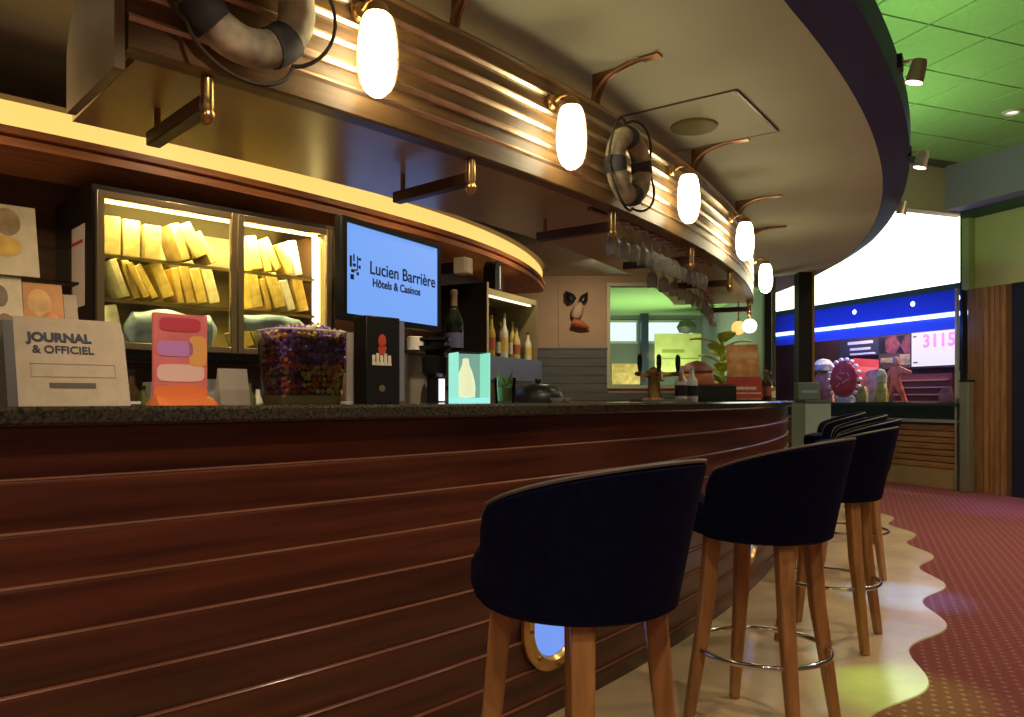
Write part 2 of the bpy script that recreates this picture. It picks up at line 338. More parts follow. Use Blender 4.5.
# ------------------------------------------------------------------ bar stools
def make_stool():
    s = thing('bar_stool', '', 'stool')
    n = 48; TH = D2R(122)
    def rim(t):
        z = .905+.10*math.cos(t*.85)
        e = (TH-abs(t))/D2R(15)
        if e < 1: z = .745+(z-.745)*math.sqrt(max(0, 1-(1-e)**2))
        return z
    vs = []; K = 10
    for j in range(n+1):
        t = -TH+2*TH*j/n; zr = rim(t); fl = .008+.064*max(0, math.cos(t*.8)); h = (zr-.670)/.40
        dr = lambda z: .228+fl*max(0, (z-.670)/.345)**1.15
        zs = [.668, .63, .68, .670+(zr-.670)*.6, zr-.012, zr]
        ring = [(.212, .668), (.226, .676)]+[(dr(z), z) for z in (max(.69, .670+(zr-.670)*.3), .670+(zr-.670)*.65, zr-.014)]
        ring += [(dr(zr)-.012, zr), (dr(zr)-.030, zr-.003), (dr(zr)-.040, zr-.02), (dr(.76)-.042, min(zr-.02, .77)), (.195, .676)]
        for r, z in ring: vs.append((r*math.sin(t), -r*math.cos(t), z))
    fs = [(j*K+i, j*K+(i+1) % K, (j+1)*K+(i+1) % K, (j+1)*K+i) for j in range(n) for i in range(K)]
    fs += [tuple(range(K)), tuple(range(n*K+K-1, n*K-1, -1))]
    MB().add(vs, fs).build('backrest', NAVY, s)
    pts = []
    for j in range(n+1):
        t = -TH*.985+2*TH*.985*j/n; zr = rim(t); fl = .008+.064*max(0, math.cos(t*.8)); r = .228+fl*max(0, (zr-.670)/.345)**1.15-.006
        pts.append((r*math.sin(t), -r*math.cos(t), zr-.002))
    MB().tube(pts, .005, 6).build('piping', PIPING, s)
    cush = []
    for rr, z in ((.05, .672), (.205, .672), (.228, .682), (.237, .71), (.236, .755), (.222, .783), (.18, .80), (.05, .807)):
        ring = []
        for i in range(40):
            t = 2*math.pi*i/40; f_ = max(0, math.sin(t))**.7 if math.sin(t) > 0 else 0
            q = rr if rr < .19 else rr-.026*(1-f_)+.020*f_
            ring.append((q*math.cos(t), q*math.sin(t), z))
        cush.append(ring)
    n_ = 40; MB().add([q for r in cush for q in r], [(j*n_+i, j*n_+(i+1) % n_, (j+1)*n_+(i+1) % n_, (j+1)*n_+i) for j in range(len(cush)-1) for i in range(n_)]+[tuple(range(n_-1, -1, -1)), tuple(range(7*n_, 8*n_))]).build('seat', NAVY, s)
    for k in range(4):
        t = D2R(45+90*k); c, sn = math.cos(t), math.sin(t)
        vs = []
        for z, r, h in ((.685, .172, .026), (.42, .196, .0235), (.0085, .262, .0165)):
            for e, g in ((-1, -1), (1, -1), (1, 1), (-1, 1)):
                rr = r+e*h; vs.append((rr*c-g*h*sn, rr*sn+g*h*c, z))
        fs = [(3, 2, 1, 0), (8, 9, 10, 11)]+[(j*4+i, j*4+(i+1) % 4, j*4+4+(i+1) % 4, j*4+4+i) for j in range(2) for i in range(4)]
        MB().add(vs, fs).build('leg', WOODL, s, bevel=.006)
    MB().tube([(.219*math.cos(2*math.pi*i/48), .219*math.sin(2*math.pi*i/48), .285) for i in range(48)], .0095, 10, closed=True).build('foot_ring', CHROME, s)
    return s
stool_labels = ['navy tub bar stool nearest the viewer, hiding part of a porthole', 'second navy tub bar stool from the front, its foot ring fully in view',
    'third navy tub bar stool from the front, behind the one with visible foot ring', 'fourth navy tub bar stool along the bar, only its right edge showing',
    'fifth navy tub bar stool along the bar, only its back rim showing', 'farthest navy tub bar stool, near the end of the bar']
proto = make_stool()
for i, (px, d, r, da) in enumerate(((578, 1.77, 0, -3), (762, 2.63, 0, -2), (829, 3.63, 0, 0), (851, 5.0, 0, 2), (847, 6.2, 0, 0), (832, 7.4, 0, 0))):
    o = proto if i == 0 else copy_tree(proto)
    p = gp(px, d); a = math.atan2(p.y-CY, p.x-CX)
    o.location = (p.x, p.y, 0); o.rotation_euler = (0, 0, a+math.pi/2+D2R(da)); tag(o, stool_labels[i], 'stool', 'bar stools along the curved bar')
# ------------------------------------------------------------------ canopy over the bar
RC = 11.70; ca0 = a_at(127, RC); ca1 = D2R(-16)
can_loc = pol(D2R(-40), RC, 2.03)
can = thing('bar_canopy', 'curved wooden canopy with horizontal brass strips hanging above the bar', 'canopy', can_loc)
MB().sweep([(RC-.05, 2.105), (RC, 2.105), (RC, 2.455), (RC-.05, 2.455)], ca0, ca1, 90, can_loc).build('fascia', WOODC, can)
MB().sweep([(RC-.05, 2.03), (RC+.008, 2.03), (RC+.014, 2.036), (RC+.014, 2.10), (RC-.05, 2.104)], ca0, ca1, 90, can_loc).build('lower_board', WOODC, can)
for z in (2.112, 2.182, 2.252, 2.322, 2.392):
    MB().sweep([(RC, z-.013), (RC+.012, z-.011), (RC+.02, z), (RC+.012, z+.011), (RC, z+.013)], ca0, ca1, 90, can_loc).build('brass_strip', STRIP, can)
MB().sweep([(RC-.06, 2.456), (RC+.012, 2.456), (RC+.018, 2.464), (RC+.012, 2.472), (RC-.06, 2.474)], ca0, ca1, 90, can_loc).build('top_cap', WOODC, can)
MB().sweep([(RC-.72, 2.045), (RC-.051, 2.045), (RC-.051, 2.07), (RC-.72, 2.07)], ca0+.004, ca1, 90, can_loc).build('underside', UNDER, can)
MB().sweep([(RC-.30, 2.44), (RC-.06, 2.44), (RC-.06, 2.455), (RC-.30, 2.455)], ca0, ca1, 90, can_loc).build('top_board', WOODB, can)
# rounded end panel
def end_panel(a, th):
    prof = [(RC+.004, 1.975), (RC+.004, 2.36), (RC-.08, 2.345)]
    for k in range(9):
        t = D2R(90*k/8); prof.append((RC-.22-.25*math.sin(t), 2.14+.175*math.cos(t)))
    prof += [(RC-.47, 1.985)]
    vs = [pol(a, r, z)-can_loc for r, z in prof]+[pol(a-th, r, z)-can_loc for r, z in prof]; n = len(prof)
    return MB().add(vs, [tuple(range(n)), tuple(range(2*n-1, n-1, -1))]+[(i, (i+1) % n, n+(i+1) % n, n+i) for i in range(n)])
end_panel(ca0-.0005, .0022).build('end_panel', mat('end_panel_varnish', (.30, .22, .13), .3, var=.2, vscale=3), can)
# rack bars with brass finials
for px in (207, 470, 611, 690, 729, 752):
    a = a_at(px, RC-.03)
    p = pol(a, RC-.03, 1.955)-can_loc; rz = a+math.pi/2
    rb = MB().span((-.022, 0, -.022), (.022, .42, .022)).build('rack_bar', WOODB, can, p, rz, bevel=.004)
    MB().lathe([(0, -.062), (.008, -.06), (.016, -.05), (.02, -.04), (.022, -.03), (.016, -.018), (.018, -.01), (.018, .07), (.014, .075)], 16, (0, -.004, 0), cap=False).build('finial', BRASS, rb)
    MB().lathe([(.010, .02), (.010, .09)], 10, (0, .38, 0)).build('hanger', BRASSD, rb)
# copper scroll brackets up to the soffit
for px in (466, 606, 703, 745, 768):
    a = a_at(px, RC+.02); p = pol(a, RC-.02, 2.474)-can_loc; rz = a+math.pi/2
    pts = []; rad = []
    for k in range(15):
        t = k/14
        y = .03-.30*t**2.2; z = .175*math.sin(t*math.pi/2)**.9
        pts.append((0, y, z)); rad.append(.016-.004*t)
    br = MB().tube(pts, rad, 8)
    br.box((0, .03, .004), (.06, .07, .012)); br.box((0, -.265, .170), (.05, .09, .010))
    o = br.build('bracket', COPPER, can, p, rz)
    web = [(.03, .0), (.03, .165), (-.22, .168), (-.12, .155), (-.05, .12), (-.01, .06), (.0, 0)]
    MB().prism([(y, z) for y, z in web], -.006, .006, lambda v: Vector((v.z, v.x, v.y))).build('web', COPPER, o)
# ------------------------------------------------------------------ glowing jar lamps
GLOW = emis('lamp_glass_glow', (1, .84, .50), 13)
def make_lamp():
    t = thing('jar_lamp', '', 'lamp')
    prof = [(.0, -.150), (.022, -.146), (.042, -.130), (.058, -.098), (.067, -.05), (.068, .0), (.064, .06), (.056, .11), (.046, .135), (.034, .145)]
    MB().lathe(prof, 24, (0, -.11, 0), cap=False).build('glass', GLOW, t)
    MB().lathe([(.0, .185), (.02, .183), (.034, .172), (.040, .158), (.042, .140), (.036, .138)], 20, (0, -.11, 0), cap=False).build('cap', BRASSD, t)
    MB().tube([(0, -.11, .18), (0, -.09, .205), (0, -.05, .205), (0, -.022, .19)], .009).build('arm', BRASSD, t)
    MB().lathe([(0, .022), (.03, .02), (.036, .012), (.036, 0)], 18, (0, 0, .185), Matrix.Rotation(D2R(90), 3, 'X'), cap=False).build('wall_plate', BRASS, t)
    for k in range(4):
        an = D2R(45+90*k); pts = [((r+.006)*math.cos(an), -.11+(r+.006)*math.sin(an), z) for r, z in prof[1:]]
        MB().tube(pts, .0022, 5).build('cage_wire', BRASSD, t)
    return t
lp = make_lamp()
ll = ['largest glowing jar lamp on the canopy, beside the big life ring', 'second glowing jar lamp from the left, before the small life ring',
      'third glowing jar lamp on the canopy, right of the small life ring', 'fourth glowing jar lamp toward the far end of the canopy', 'farthest glowing jar lamp at the end of the canopy']
for i, px in enumerate((380, 574, 691, 747, 769)):
    o = lp if i == 0 else copy_tree(lp)
    a = a_at(px, RC+.13) if px < 760 else a_at(768, RC+.13)
    o.location = pol(a, RC+.02, 2.198); o.scale = (.88,)*3; o.rotation_euler = (0, 0, a+math.pi/2); tag(o, ll[i], 'lamp', 'jar lamps along the canopy')
# ------------------------------------------------------------------ life rings
def make_ring(px, z, tilt, label, sc=1):
    p, rz = frame_at(px, RC+.075, z)
    t = thing('life_ring', label, 'life ring', p, rz, 'life rings on the canopy')
    Rm, rm = .152*sc, .052*sc
    def pt(an, R, y=0): return (R*math.sin(an), y, -R*math.cos(an))
    def torus(b, t0, t1, r, n):
        full = abs(t1-t0) > 6.2
        b.tube([pt(t0+(t1-t0)*k/(n if full else n-1), Rm) for k in range(n)], r, 16, closed=full)
    b = MB(); torus(b, 0, 2*math.pi, rm, 56); b.build('ring', mat('worn_canvas', (.62, .54, .38), .75, var=.4, vscale=9, bump=.3, bscale=25, dark=(.14, .125, .10)), t)
    for k in range(4):
        c = tilt+math.pi/2*k; b = MB(); torus(b, c-.22, c+.22, rm+.005, 9); b.build('band', mat('band_canvas', (.055, .052, .06), .7, var=.4, vscale=20), t)
    for k in range(4):
        c0 = tilt+math.pi/2*k; pts = []
        for q in range(15):
            u = q/14; an = c0+u*math.pi/2; pts.append(pt(an, Rm+rm+.012+.045*sc*math.sin(u*math.pi)**.8, -.03*math.sin(u*math.pi)))
        MB().tube(pts, .006, 6).build('rope', mat('dark_rope', (.055, .042, .028), .9), t)
    MB().lathe([(.012, 0), (.012, .07)], 10, (0, .07, Rm*.8), Matrix.Rotation(D2R(90), 3, 'X')).build('hook', BRASSD, t)
make_ring(247, 2.255, D2R(40), 'large worn life ring with slack rope at the near end of the canopy', 1.0)
make_ring(629, 2.22, D2R(10), 'small distant life ring hanging between the second and third jar lamps', .88)
# ------------------------------------------------------------------ hanging glasses
def make_glass():
    t = thing('wine_glass', '', 'glass')
    CG = mat('glass_rim_shine', (.85, .85, .80), .08, 0, spec=.8)
    MB().lathe([(0, 0), (.030, -.001), (.033, -.003), (.02, -.006), (.005, -.012), (.004, -.07), (.012, -.08), (.03, -.10), (.036, -.13), (.034, -.16), (.030, -.18), (.029, -.18), (.033, -.158), (.035, -.13), (.028, -.102), (0, -.083)], 16, cap=False).build('bowl', thin_glass('stemware', (.9, .92, .88), .22), t)  # white mixed into the glass stands in for its bright glints
    MB().lathe([(.033, -.001), (.034, -.003), (.030, -.005)], 16, cap=False).build('foot', CG, t)
    MB().lathe([(.005, -.012), (.004, -.07)], 8, cap=False).build('stem', CG, t)
    return t
gl = make_glass(); first = True
rows = [(RC-.10, 613, 702, 13, '%s upside-down wine glass from the left, front row under the canopy edge', 'wine glasses hanging in the front row'),
        (RC-.36, 652, 716, 13, '%s upside-down wine glass from the left, rear row under the canopy', 'wine glasses hanging in the rear row')]
for r, p0, p1, n, lab, grp in rows:
    b0, b1 = a_at(p0, r), a_at(p1, r)
    for k in range(n):
        o = gl if first else copy_tree(gl); first = False
        o.location = pol(b0+(b1-b0)*k/(n-1), r, 2.03); tag(o, lab % ORD[k], 'glass', grp)
    rl = tag(MB().sweep([(r-.012, 2.028), (r+.012, 2.028), (r+.012, 2.046), (r-.012, 2.046)], b0-.02, b1+.02, 40, can_loc).build('glass_rail', BRASSD, can), '', '')
    for kk in ('label', 'category'): del rl[kk]
for i, (px, m) in enumerate(((741, 'amber'), (752, 'white'))):
    p, rz = frame_at(px, RC-.12 if i == 0 else RC-.02, 1.80)
    t = thing('globe_lamp', ('small amber globe lamp under the far end of the canopy', 'small white globe lamp under the far end of the canopy')[i], 'lamp', p, rz)
    prof = [(.065*math.sin(math.pi*k/12), .065*math.cos(math.pi*k/12)) for k in range(13)]
    MB().lathe(prof, 18, cap=False).build('globe', emis('globe_'+m, (1, .45, .12) if i == 0 else (1, .95, .8), 1.4 if i == 0 else 3.0), t)
    MB().lathe([(.02, .05), (.012, .08), (.006, .09), (.006, .245)], 10).build('stem', BRASS, t)
# ------------------------------------------------------------------ back bar
def shrink(a):
    e = max(0, (a-D2R(-33))/D2R(15)); return -.30*e*e
ba0, ba1 = D2R(-72), D2R(-18)
wb = struct(MB().sweep([(9.45, 0), (9.62, 0), (9.62, 2.20), (9.45, 2.20)], ba0, ba1, 80, rf=shrink).build('wall_back_bar', WOODB), 'dark wooden wall behind the bar', 'wall')
struct(MB().sweep([(9.45, 2.17), (10.02, 2.17), (10.06, 2.185), (10.06, 2.22), (10.035, 2.225), (10.035, 2.23), (10.07, 2.235), (10.07, 2.265), (9.45, 2.265)], ba0, ba1, 90, rf=shrink).build('trim_2', WOODK), 'reddish wooden cornice above the back bar', 'trim')
cv = MB().sweep([(9.98, 2.266), (10.045, 2.266), (10.045, 2.375), (9.98, 2.375)], ba0, ba1, 90, rf=shrink).build('cove_light', emis('cove_diffuser', (1, .62, .16), 1.0))
tag(cv, 'glowing yellow light strip along the cornice of the back bar', 'cove light')
struct(MB().sweep([(9.45, 2.266), (9.979, 2.266), (9.979, 2.38), (9.45, 2.38)], ba0, ba1, 80, rf=shrink).build('trim_3', WOODB), 'dark board behind the light strip', 'trim')
struct(MB().sweep([(9.45, 2.381), (10.10, 2.381), (10.10, 2.39), (9.45, 2.39)], ba0, ba1, 80, rf=shrink).build('trim_9', WOODB), 'thin dark cap added over the light strip to shade the soffit', 'trim')  # lid added to keep the strip's light off the soffit
# back counter
bc_loc = pol(D2R(-42), 10.2, 0)
bc = thing('back_counter', 'low dark work counter behind the bar', 'counter', bc_loc)
MB().sweep([(9.63, .0), (10.3, .0), (10.3, .96), (9.63, .96)], D2R(-66), D2R(-30), 60, bc_loc).build('body', WOODB, bc)
MB().sweep([(9.63, .961), (10.34, .961), (10.34, 1.0), (9.63, 1.0)], D2R(-66), D2R(-30), 60, bc_loc).build('worktop', STEEL, bc)
# display fridge
fp0 = gp(92, 3.30); fp1 = gp(334, 4.13); fd = (fp1-fp0); FW = fd.length; frz = math.atan2(fd.y, fd.x)
fr_ = thing('display_fridge', 'black glass-door display fridge glowing yellow behind the bar', 'fridge', Vector((fp0.x, fp0.y, 1.32)), frz)
FH = .735; FD = .56
BL = mat('fridge_black', (.012, .009, .007), .35)
LIN = mat('fridge_lining', (.75, .62, .30), .5)
MB().span((0, .0, 0), (.03, FD, FH)).build('side_panel', BL, fr_)
MB().span((FW-.05, .0, 0), (FW, FD, FH)).build('side_panel', mat('fridge_side_wood', (.09, .045, .02), .4), fr_)
MB().span((.03, FD-.02, 0), (FW-.05, FD, FH)).build('back_panel', LIN, fr_)
MB().span((.03, .0, 0), (FW-.05, FD-.02, .045)).build('floor_panel', BL, fr_)
MB().span((.03, .0, FH-.04), (FW-.05, FD-.02, FH)).build('top_panel', BL, fr_)
MB().span((.04, .05, FH-.058), (FW-.07, .075, FH-.041)).build('light_tube', emis('fridge_tube', (1, .80, .34), 5), fr_)
MB().span((FW-.085, .05, .05), (FW-.055, .08, FH-.06)).build('light_tube', emis('fridge_tube', (1, .80, .34), 5), fr_)
MB().span((.033, .05, .05), (.045, .065, FH-.06)).build('light_tube', emis('fridge_tube', (1, .80, .34), 5), fr_)
for fx in (.28, .62, .95):
    q_ = Matrix.Translation((fp0.x, fp0.y, 1.32)) @ Matrix.Rotation(frz, 4, 'Z') @ Vector((FW*fx*.9, .06, FH-.065)); q2 = Matrix.Translation((fp0.x, fp0.y, 1.32)) @ Matrix.Rotation(frz, 4, 'Z') @ Vector((FW*fx*.9, .25, .1))
    light('fridge_lamp', 'AREA', q_, q2, 9, (1, .84, .42), .3, .03)
mid = FW*.535
FRM = mat('door_frame_bronze', (.36, .28, .16), .3, .8)
for x0, x1 in ((.012, mid), (mid+.004, FW-.03)):
    dr = MB(); w_ = .03
    dr.span((x0, -.03, .03), (x0+w_, -.002, FH-.028)); dr.span((x1-w_, -.03, .03), (x1, -.002, FH-.028)); dr.span((x0+w_, -.03, .03), (x1-w_, -.002, .03+w_)); dr.span((x0+w_, -.03, FH-.028-w_), (x1-w_, -.002, FH-.028))
    do = dr.build('door', FRM, fr_, bevel=.003)
    MB().span((x0+w_, -.018, .06), (x1-w_, -.013, FH-.058)).build('pane', thin_glass('fridge_pane', (.95, .93, .82)), do)
SH = [.045, .255, .45]
for z in SH[1:]: MB().span((.03, .06, z-.012), (FW-.06, FD-.02, z)).build('shelf', thin_glass('shelf_glass', (.97, .95, .85)), fr_)
for z in SH[1:]: MB().span((.03, .054, z-.014), (FW-.06, .0595, z+.001)).build('shelf_edge', mat('shelf_wire', (.36, .28, .12), .3), fr_)
CART = [mat('carton_%d' % i, c, .5, var=.25, vscale=25) for i, c in enumerate(((.82, .64, .18), (.85, .78, .50), (.72, .52, .14), (.42, .32, .10), (.9, .88, .75)))]
fm = Matrix.Translation((fp0.x, fp0.y, 1.32)) @ Matrix.Rotation(frz, 4, 'Z')
tier = ('bottom', 'middle', 'top')
def carton(x, y, z, w_, d_, h_, lean, m, lab, grp):
    """a thin packet leaning along the shelf"""
    o = MB().span((0, 0, 0), (w_, d_, h_)).build('snack_packet', m, bevel=.004)
    o.matrix_world = fm @ Matrix.Translation((x, y, z)) @ Matrix.Rotation(lean, 4, 'Y')
    return tag(o, lab, 'packet', grp)
random.seed(11)
for ti, z in enumerate(SH):
    for di, (x0, x1) in enumerate(((.05, mid-.04), (mid+.03, FW-.12))):
        x = x0+.02; cnt = 0
        if ti == 0: x = x0+(.30 if di == 0 else .02)
        while x < x1-(.11 if not (ti == 2 and di == 0 and x < x0+.2) else .05):
            wd = random.choice((.03, .045, .06, .055)); h = (.180 if ti else (.15 if di == 0 else .10))*random.uniform(.88, 1)
            lean = -D2R(random.uniform(12, 30)) if not (ti == 2 and di == 0 and x < x0+.22) else 0
            if lean == 0: wd = .075
            m = CART[random.choice((0, 0, 1, 2, 4) if ti != 2 or di else (3, 3, 2))]
            carton(x+(.0 if lean == 0 else .085), (.08 if ti else .17)+random.uniform(0, .02), z+.003+(wd*math.sin(-lean)), wd, .18, h, lean, m,
                   '%s snack packet from the left on the %s shelf behind the %s fridge door' % (ORD[cnt], tier[ti], ('left', 'right')[di]), 'snack packets on the %s fridge shelf, %s door' % (tier[ti], ('left', 'right')[di]))
            cnt += 1; x += wd/max(.5, math.cos(lean))+random.uniform(.008, .016)
# white card, and bag-like shapes standing in for a blue reflection in the glass
o = MB().span((0, 0, 0), (.10, .02, .17)).build('white_card', CART[4]); o.matrix_world = fm @ Matrix.Translation((.06, .085, .047)) @ Matrix.Rotation(D2R(-12), 4, 'Y')
tag(o, 'plain white card leaning in the lower left corner of the fridge', 'card')
def blue_reflection(x0, x1, z, h, lab):
    b = MB(); n = 12; pts = []; rad = []
    for k in range(n+1):
        u = k/n; pts.append((x0+(x1-x0)*u, .07+.03, z+h*.5)); rad.append(h*.5*min(1, (.25+2.4*math.sin(math.pi*u)**.8)))
    b.tube(pts, rad, 14)
    for i, v in enumerate(b.v): b.v[i] = (v[0], .1+(v[1]-.1)*.55, v[2]+.012*math.sin(v[0]*23))
    o = b.build('reflection_bag', mat('pale_blue_reflection', (.30, .46, .85), .35, var=.3, vscale=14, bump=.3, bscale=30)); o.matrix_world = fm
    tag(o, lab, 'bag', 'pale blue reflections in the fridge glass')
blue_reflection(.16, mid-.05, .05, .17, 'pale blue reflection in the fridge glass, modelled as a bag, left door')
blue_reflection(mid+.04, FW-.12, .165, .08, 'pale blue reflection in the fridge glass, modelled as a bag, right door')
# paper notice on the fridge side
o = MB().span((-.002, .10, .22), (-.0005, .29, .58)).build('paper_notice', mat('notice_paper', (.62, .50, .42), .7), parent=None); o.matrix_world = fm
tag(o, 'pinkish paper notice taped to the side of the fridge', 'notice')
s_ = MB().span((-.003, .12, .50), (-.002, .29, .515)).build('red_stripe', mat('red_ink', (.45, .05, .03), .6), o)
# ------------------------------------------------------------------ wall screen
tp0 = gp(342, 3.70); tp1 = gp(440, 4.42); td = tp1-tp0; TW = td.length; trz = math.atan2(td.y, td.x)
tv = thing('wall_screen', 'flat black-framed screen with a blue picture beside the fridge', 'screen', Vector((tp0.x, tp0.y, 1.515)), trz)
TH_ = .50
MB().span((0, .004, 0), (TW, .05, TH_)).build('casing', BLACK, tv, bevel=.005)
b = MB(); b.span((0, -.008, 0), (TW, .004, .03)); b.span((0, -.008, TH_-.028), (TW, .004, TH_)); b.span((0, -.008, .03), (.028, .004, TH_-.028)); b.span((TW-.028, -.008, .03), (TW, .004, TH_-.028))
b.build('bezel', BLACK, tv)
sc_ = MB().span((.028, .0, .03), (TW-.028, .0035, TH_-.028)).build('display', emis('screen_blue', (.15, .33, .80), .98), tv)
INK = mat('screen_ink', (.004, .008, .03), .5)
text_mesh('lettering', 'Lucien Barrière', .092, INK, sc_, (.49, -.001, .275), FRONT, .0012)
text_mesh('lettering', 'Hôtels & Casinos', .058, INK, sc_, (.43, -.001, .203), FRONT, .0014)
lg = MB()
for x0, z0, x1, z1 in ((.06, .20, .085, .225), (.065, .235, .09, .25), (.055, .26, .07, .315), (.078, .265, .10, .28), (.08, .29, .09, .325), (.105, .225, .122, .24), (.108, .25, .115, .32), (.12, .26, .135, .275), (.118, .30, .138, .312), (.09, .245, .11, .252)):
    lg.span((x0, -.0012, z0), (x1, .0, z1))
lg.build('emblem', INK, sc_)
MB().span((TW*.4, .05, TH_*.3), (TW*.6, .62, TH_*.6)).build('wall_arm', BLACKM, tv)
# ------------------------------------------------------------------ bottle shelf unit
def chord(px0, px1, r, z):
    A_ = pol(a_at(px0, r), r); B_ = pol(a_at(px1, r), r); d = B_-A_
    return Vector((A_.x, A_.y, z)), d.length, math.atan2(d.y, d.x)
ul, UW, urz = chord(487, 537, 10.12, 1.27)
un = thing('bottle_shelf', 'dark shelf unit with lit back holding liquor bottles', 'shelf', ul, urz)
UD = .40
MB().span((0, 0, .17), (.02, UD, .70)).build('side_panel', BL, un)
MB().span((-.004, -.004, .17), (.02, 0, .70)).build('edge_strip', mat('pale_edge', (.42, .36, .22), .4), un)
MB().span((UW-.02, -.004, .17), (UW, UD, .66)).build('side_panel', mat('olive_panel', (.22, .18, .09), .5), un)
MB().span((.02, UD-.02, .17), (UW-.02, UD, .66)).build('back_panel', mat('shelf_back', (.09, .07, .03), .5), un)
MB().span((.02, 0, .62), (UW-.02, UD-.02, .66)).build('top_shelf', mat('shelf_olive', (.40, .36, .16), .4), un)
MB().span((0, -.03, 0), (UW+.03, UD, .17)).build('ledge', mat('blue_grey_laminate', (.13, .17, .27), .4), un)
MB().span((.05, .03, .608), (UW-.05, .05, .62)).build('light_tube', emis('shelf_fill_glow', (1, .85, .45), 2.2), un)  # glow added to brighten the bottles, no visible tube here
um = Matrix.Translation(ul) @ Matrix.Rotation(urz, 4, 'Z')
def bottle(loc, h, r, glass, label_m, lab, grp=None, cap=None, rotz=0):
    t = thing('bottle', lab, 'bottle', loc, rotz, grp)
    MB().lathe([(0, 0), (r*.95, 0), (r, .01), (r, h*.55), (r*.9, h*.62), (r*.42, h*.74), (r*.36, h*.93)], 16, cap=False).build('body', glass, t)
    MB().lathe([(r*.39, h*.9), (r*.42, h*.92), (r*.40, h), (0, h)], 12, cap=False).build('cap', cap or BRASS, t)
    MB().lathe([(r*1.012, h*.16), (r*1.012, h*.46)], 16, cap=False).build('label', label_m, t)
    return t
GB = [mat('bottle_%d' % i, c, .1, spec=.7) for i, c in enumerate(((.30, .22, .03), (.62, .60, .50), (.05, .03, .01), (.38, .30, .06), (.55, .45, .20), (.08, .10, .03)))]
LB = [mat('label_%d' % i, c, .6) for i, c in enumerate(((.75, .70, .55), (.35, .08, .05), (.70, .68, .66), (.60, .45, .10)))]
bx = [(.055+(UW-.12)*k/7, (.14, .05)[k % 2], (.28, .31, .27, .34, .29, .25, .31, .23)[k]) for k in range(8)]
bn = ['tall amber', 'golden', 'clear', 'pale tall', 'dark', 'squat amber', 'slim golden', 'short clear']
for i, (x, y, h) in enumerate(bx):
    bottle(um @ Vector((x, y, .17)), h, .030, GB[(0, 3, 1, 1, 2, 4, 3, 1)[i]], LB[i % 4], '%s liquor bottle on the lit bottle shelf' % bn[i], 'liquor bottles on the back shelf')
# arched black box on the top shelf, white speaker
o = MB()
out = [(-.06, 0), (.06, 0), (.06, .15)]+[(.06*math.cos(D2R(18*k)), .15+.08*math.sin(D2R(18*k))) for k in range(1, 10)]+[(-.06, .15)]
o.prism(out, 0, .10, lambda v: Vector((v.x, v.z, v.y)))
ab = o.build('arched_box', BLACK, loc=um @ Vector((.22, .02, .66)), rotz=urz); tag(ab, 'black arched box with a white stripe on top of the bottle shelf', 'box')
MB().span((.005, -.003, .02), (.02, 0, .19)).build('stripe', WHITE, ab)
p, rz = frame_at(469, 10.10, 1.99)
o = MB().span((-.05, 0, .01), (.05, .10, .125)).build('wall_speaker', mat('speaker_white', (.60, .50, .38), .5), loc=p, rotz=rz, bevel=.008); tag(o, 'small off-white speaker fixed under the cornice', 'speaker')
MB().span((-.04, -.003, .02), (.04, 0, .115)).build('grille', mat('speaker_cloth', (.5, .43, .33), .8, bump=.3, bscale=300), o)
MB().span((-.02, .10, .03), (.02, .45, .10)).build('bracket', BLACKM, o)
# ------------------------------------------------------------------ coffee machine, grinder, champagne
p, rz = frame_at(442, 10.33, 1.0)
cm = thing('coffee_machine', 'grey steel coffee machine on the back counter below the screen', 'coffee machine', p, rz)
MB().span((-.32, .0, .02), (.25, .42, .40)).build('body', mat('machine_enamel', (.50, .46, .40), .35, .2, var=.08), cm, bevel=.015)
MB().span((-.33, -.05, .395), (.26, .43, .415)).build('top_tray', mat('tray_steel', (.30, .30, .30), .3, .9), cm)
MB().span((-.30, -.10, .0), (.23, .0, .05)).build('drip_tray', BLACKM, cm)
for x in (-.16, .08):
    g = MB().lathe([(.038, 0), (.038, .06), (.03, .075)], 18, (x, -.05, .20)).build('group_head', CHROME, cm)
    MB().tube([(x, -.06, .21), (x, -.20, .19)], .012).build('handle', BLACK, g)
MB().lathe([(0, .04), (.05, .042), (.052, .14), (.045, .145)], 16, (-.02, .2, .375), cap=False).build('cup', WHITE, cm)
p, rz = frame_at(435, 10.62, 1.0)
gr = thing('coffee_grinder', 'black coffee grinder with a glowing white tube', 'grinder', Vector((p.x, p.y, 1.0)), rz)
MB().lathe([(.07, 0), (.07, .02), (.045, .03), (.045, .25), (.07, .27), (.075, .36), (.05, .38)], 20).build('body', BLACK, gr)
MB().lathe([(.05, .38), (.085, .40), (.09, .42), (.06, .425), (.06, .44), (.085, .45), (.085, .465), (0, .47)], 20, cap=False).build('hopper', mat('smoky_plastic', (.02, .02, .022), .15), gr)
MB().lathe([(.018, .14), (.018, .26)], 12, (0, -.048, -.02)).build('tube', emis('grinder_tube', (.9, .92, 1), 1.2), gr)
sp = MB().span((-.1, -.1, -1.0+.0), (.1, .1, 0)).build('pedestal', BL, gr)
p, rz = frame_at(454, 10.45, 1.416)
ch = thing('champagne_bottle', 'large champagne bottle with gold foil standing on the coffee machine', 'bottle', p, rz)
MB().lathe([(0, 0), (.05, 0), (.055, .01), (.056, .16), (.048, .20), (.026, .25), (.019, .28)], 20, cap=False).build('body', mat('dark_green_glass', (.006, .012, .010), .08, spec=.8), ch)
MB().lathe([(.030, .235), (.021, .27), (.019, .34), (.023, .35), (.021, .37), (0, .375)], 16, cap=False).build('foil', mat('gold_foil', (.55, .40, .25), .3, .8), ch)
MB().lathe([(.0565, .02), (.0575, .11)], 20, cap=False).build('label', mat('lilac_label', (.16, .16, .32), .5), ch)
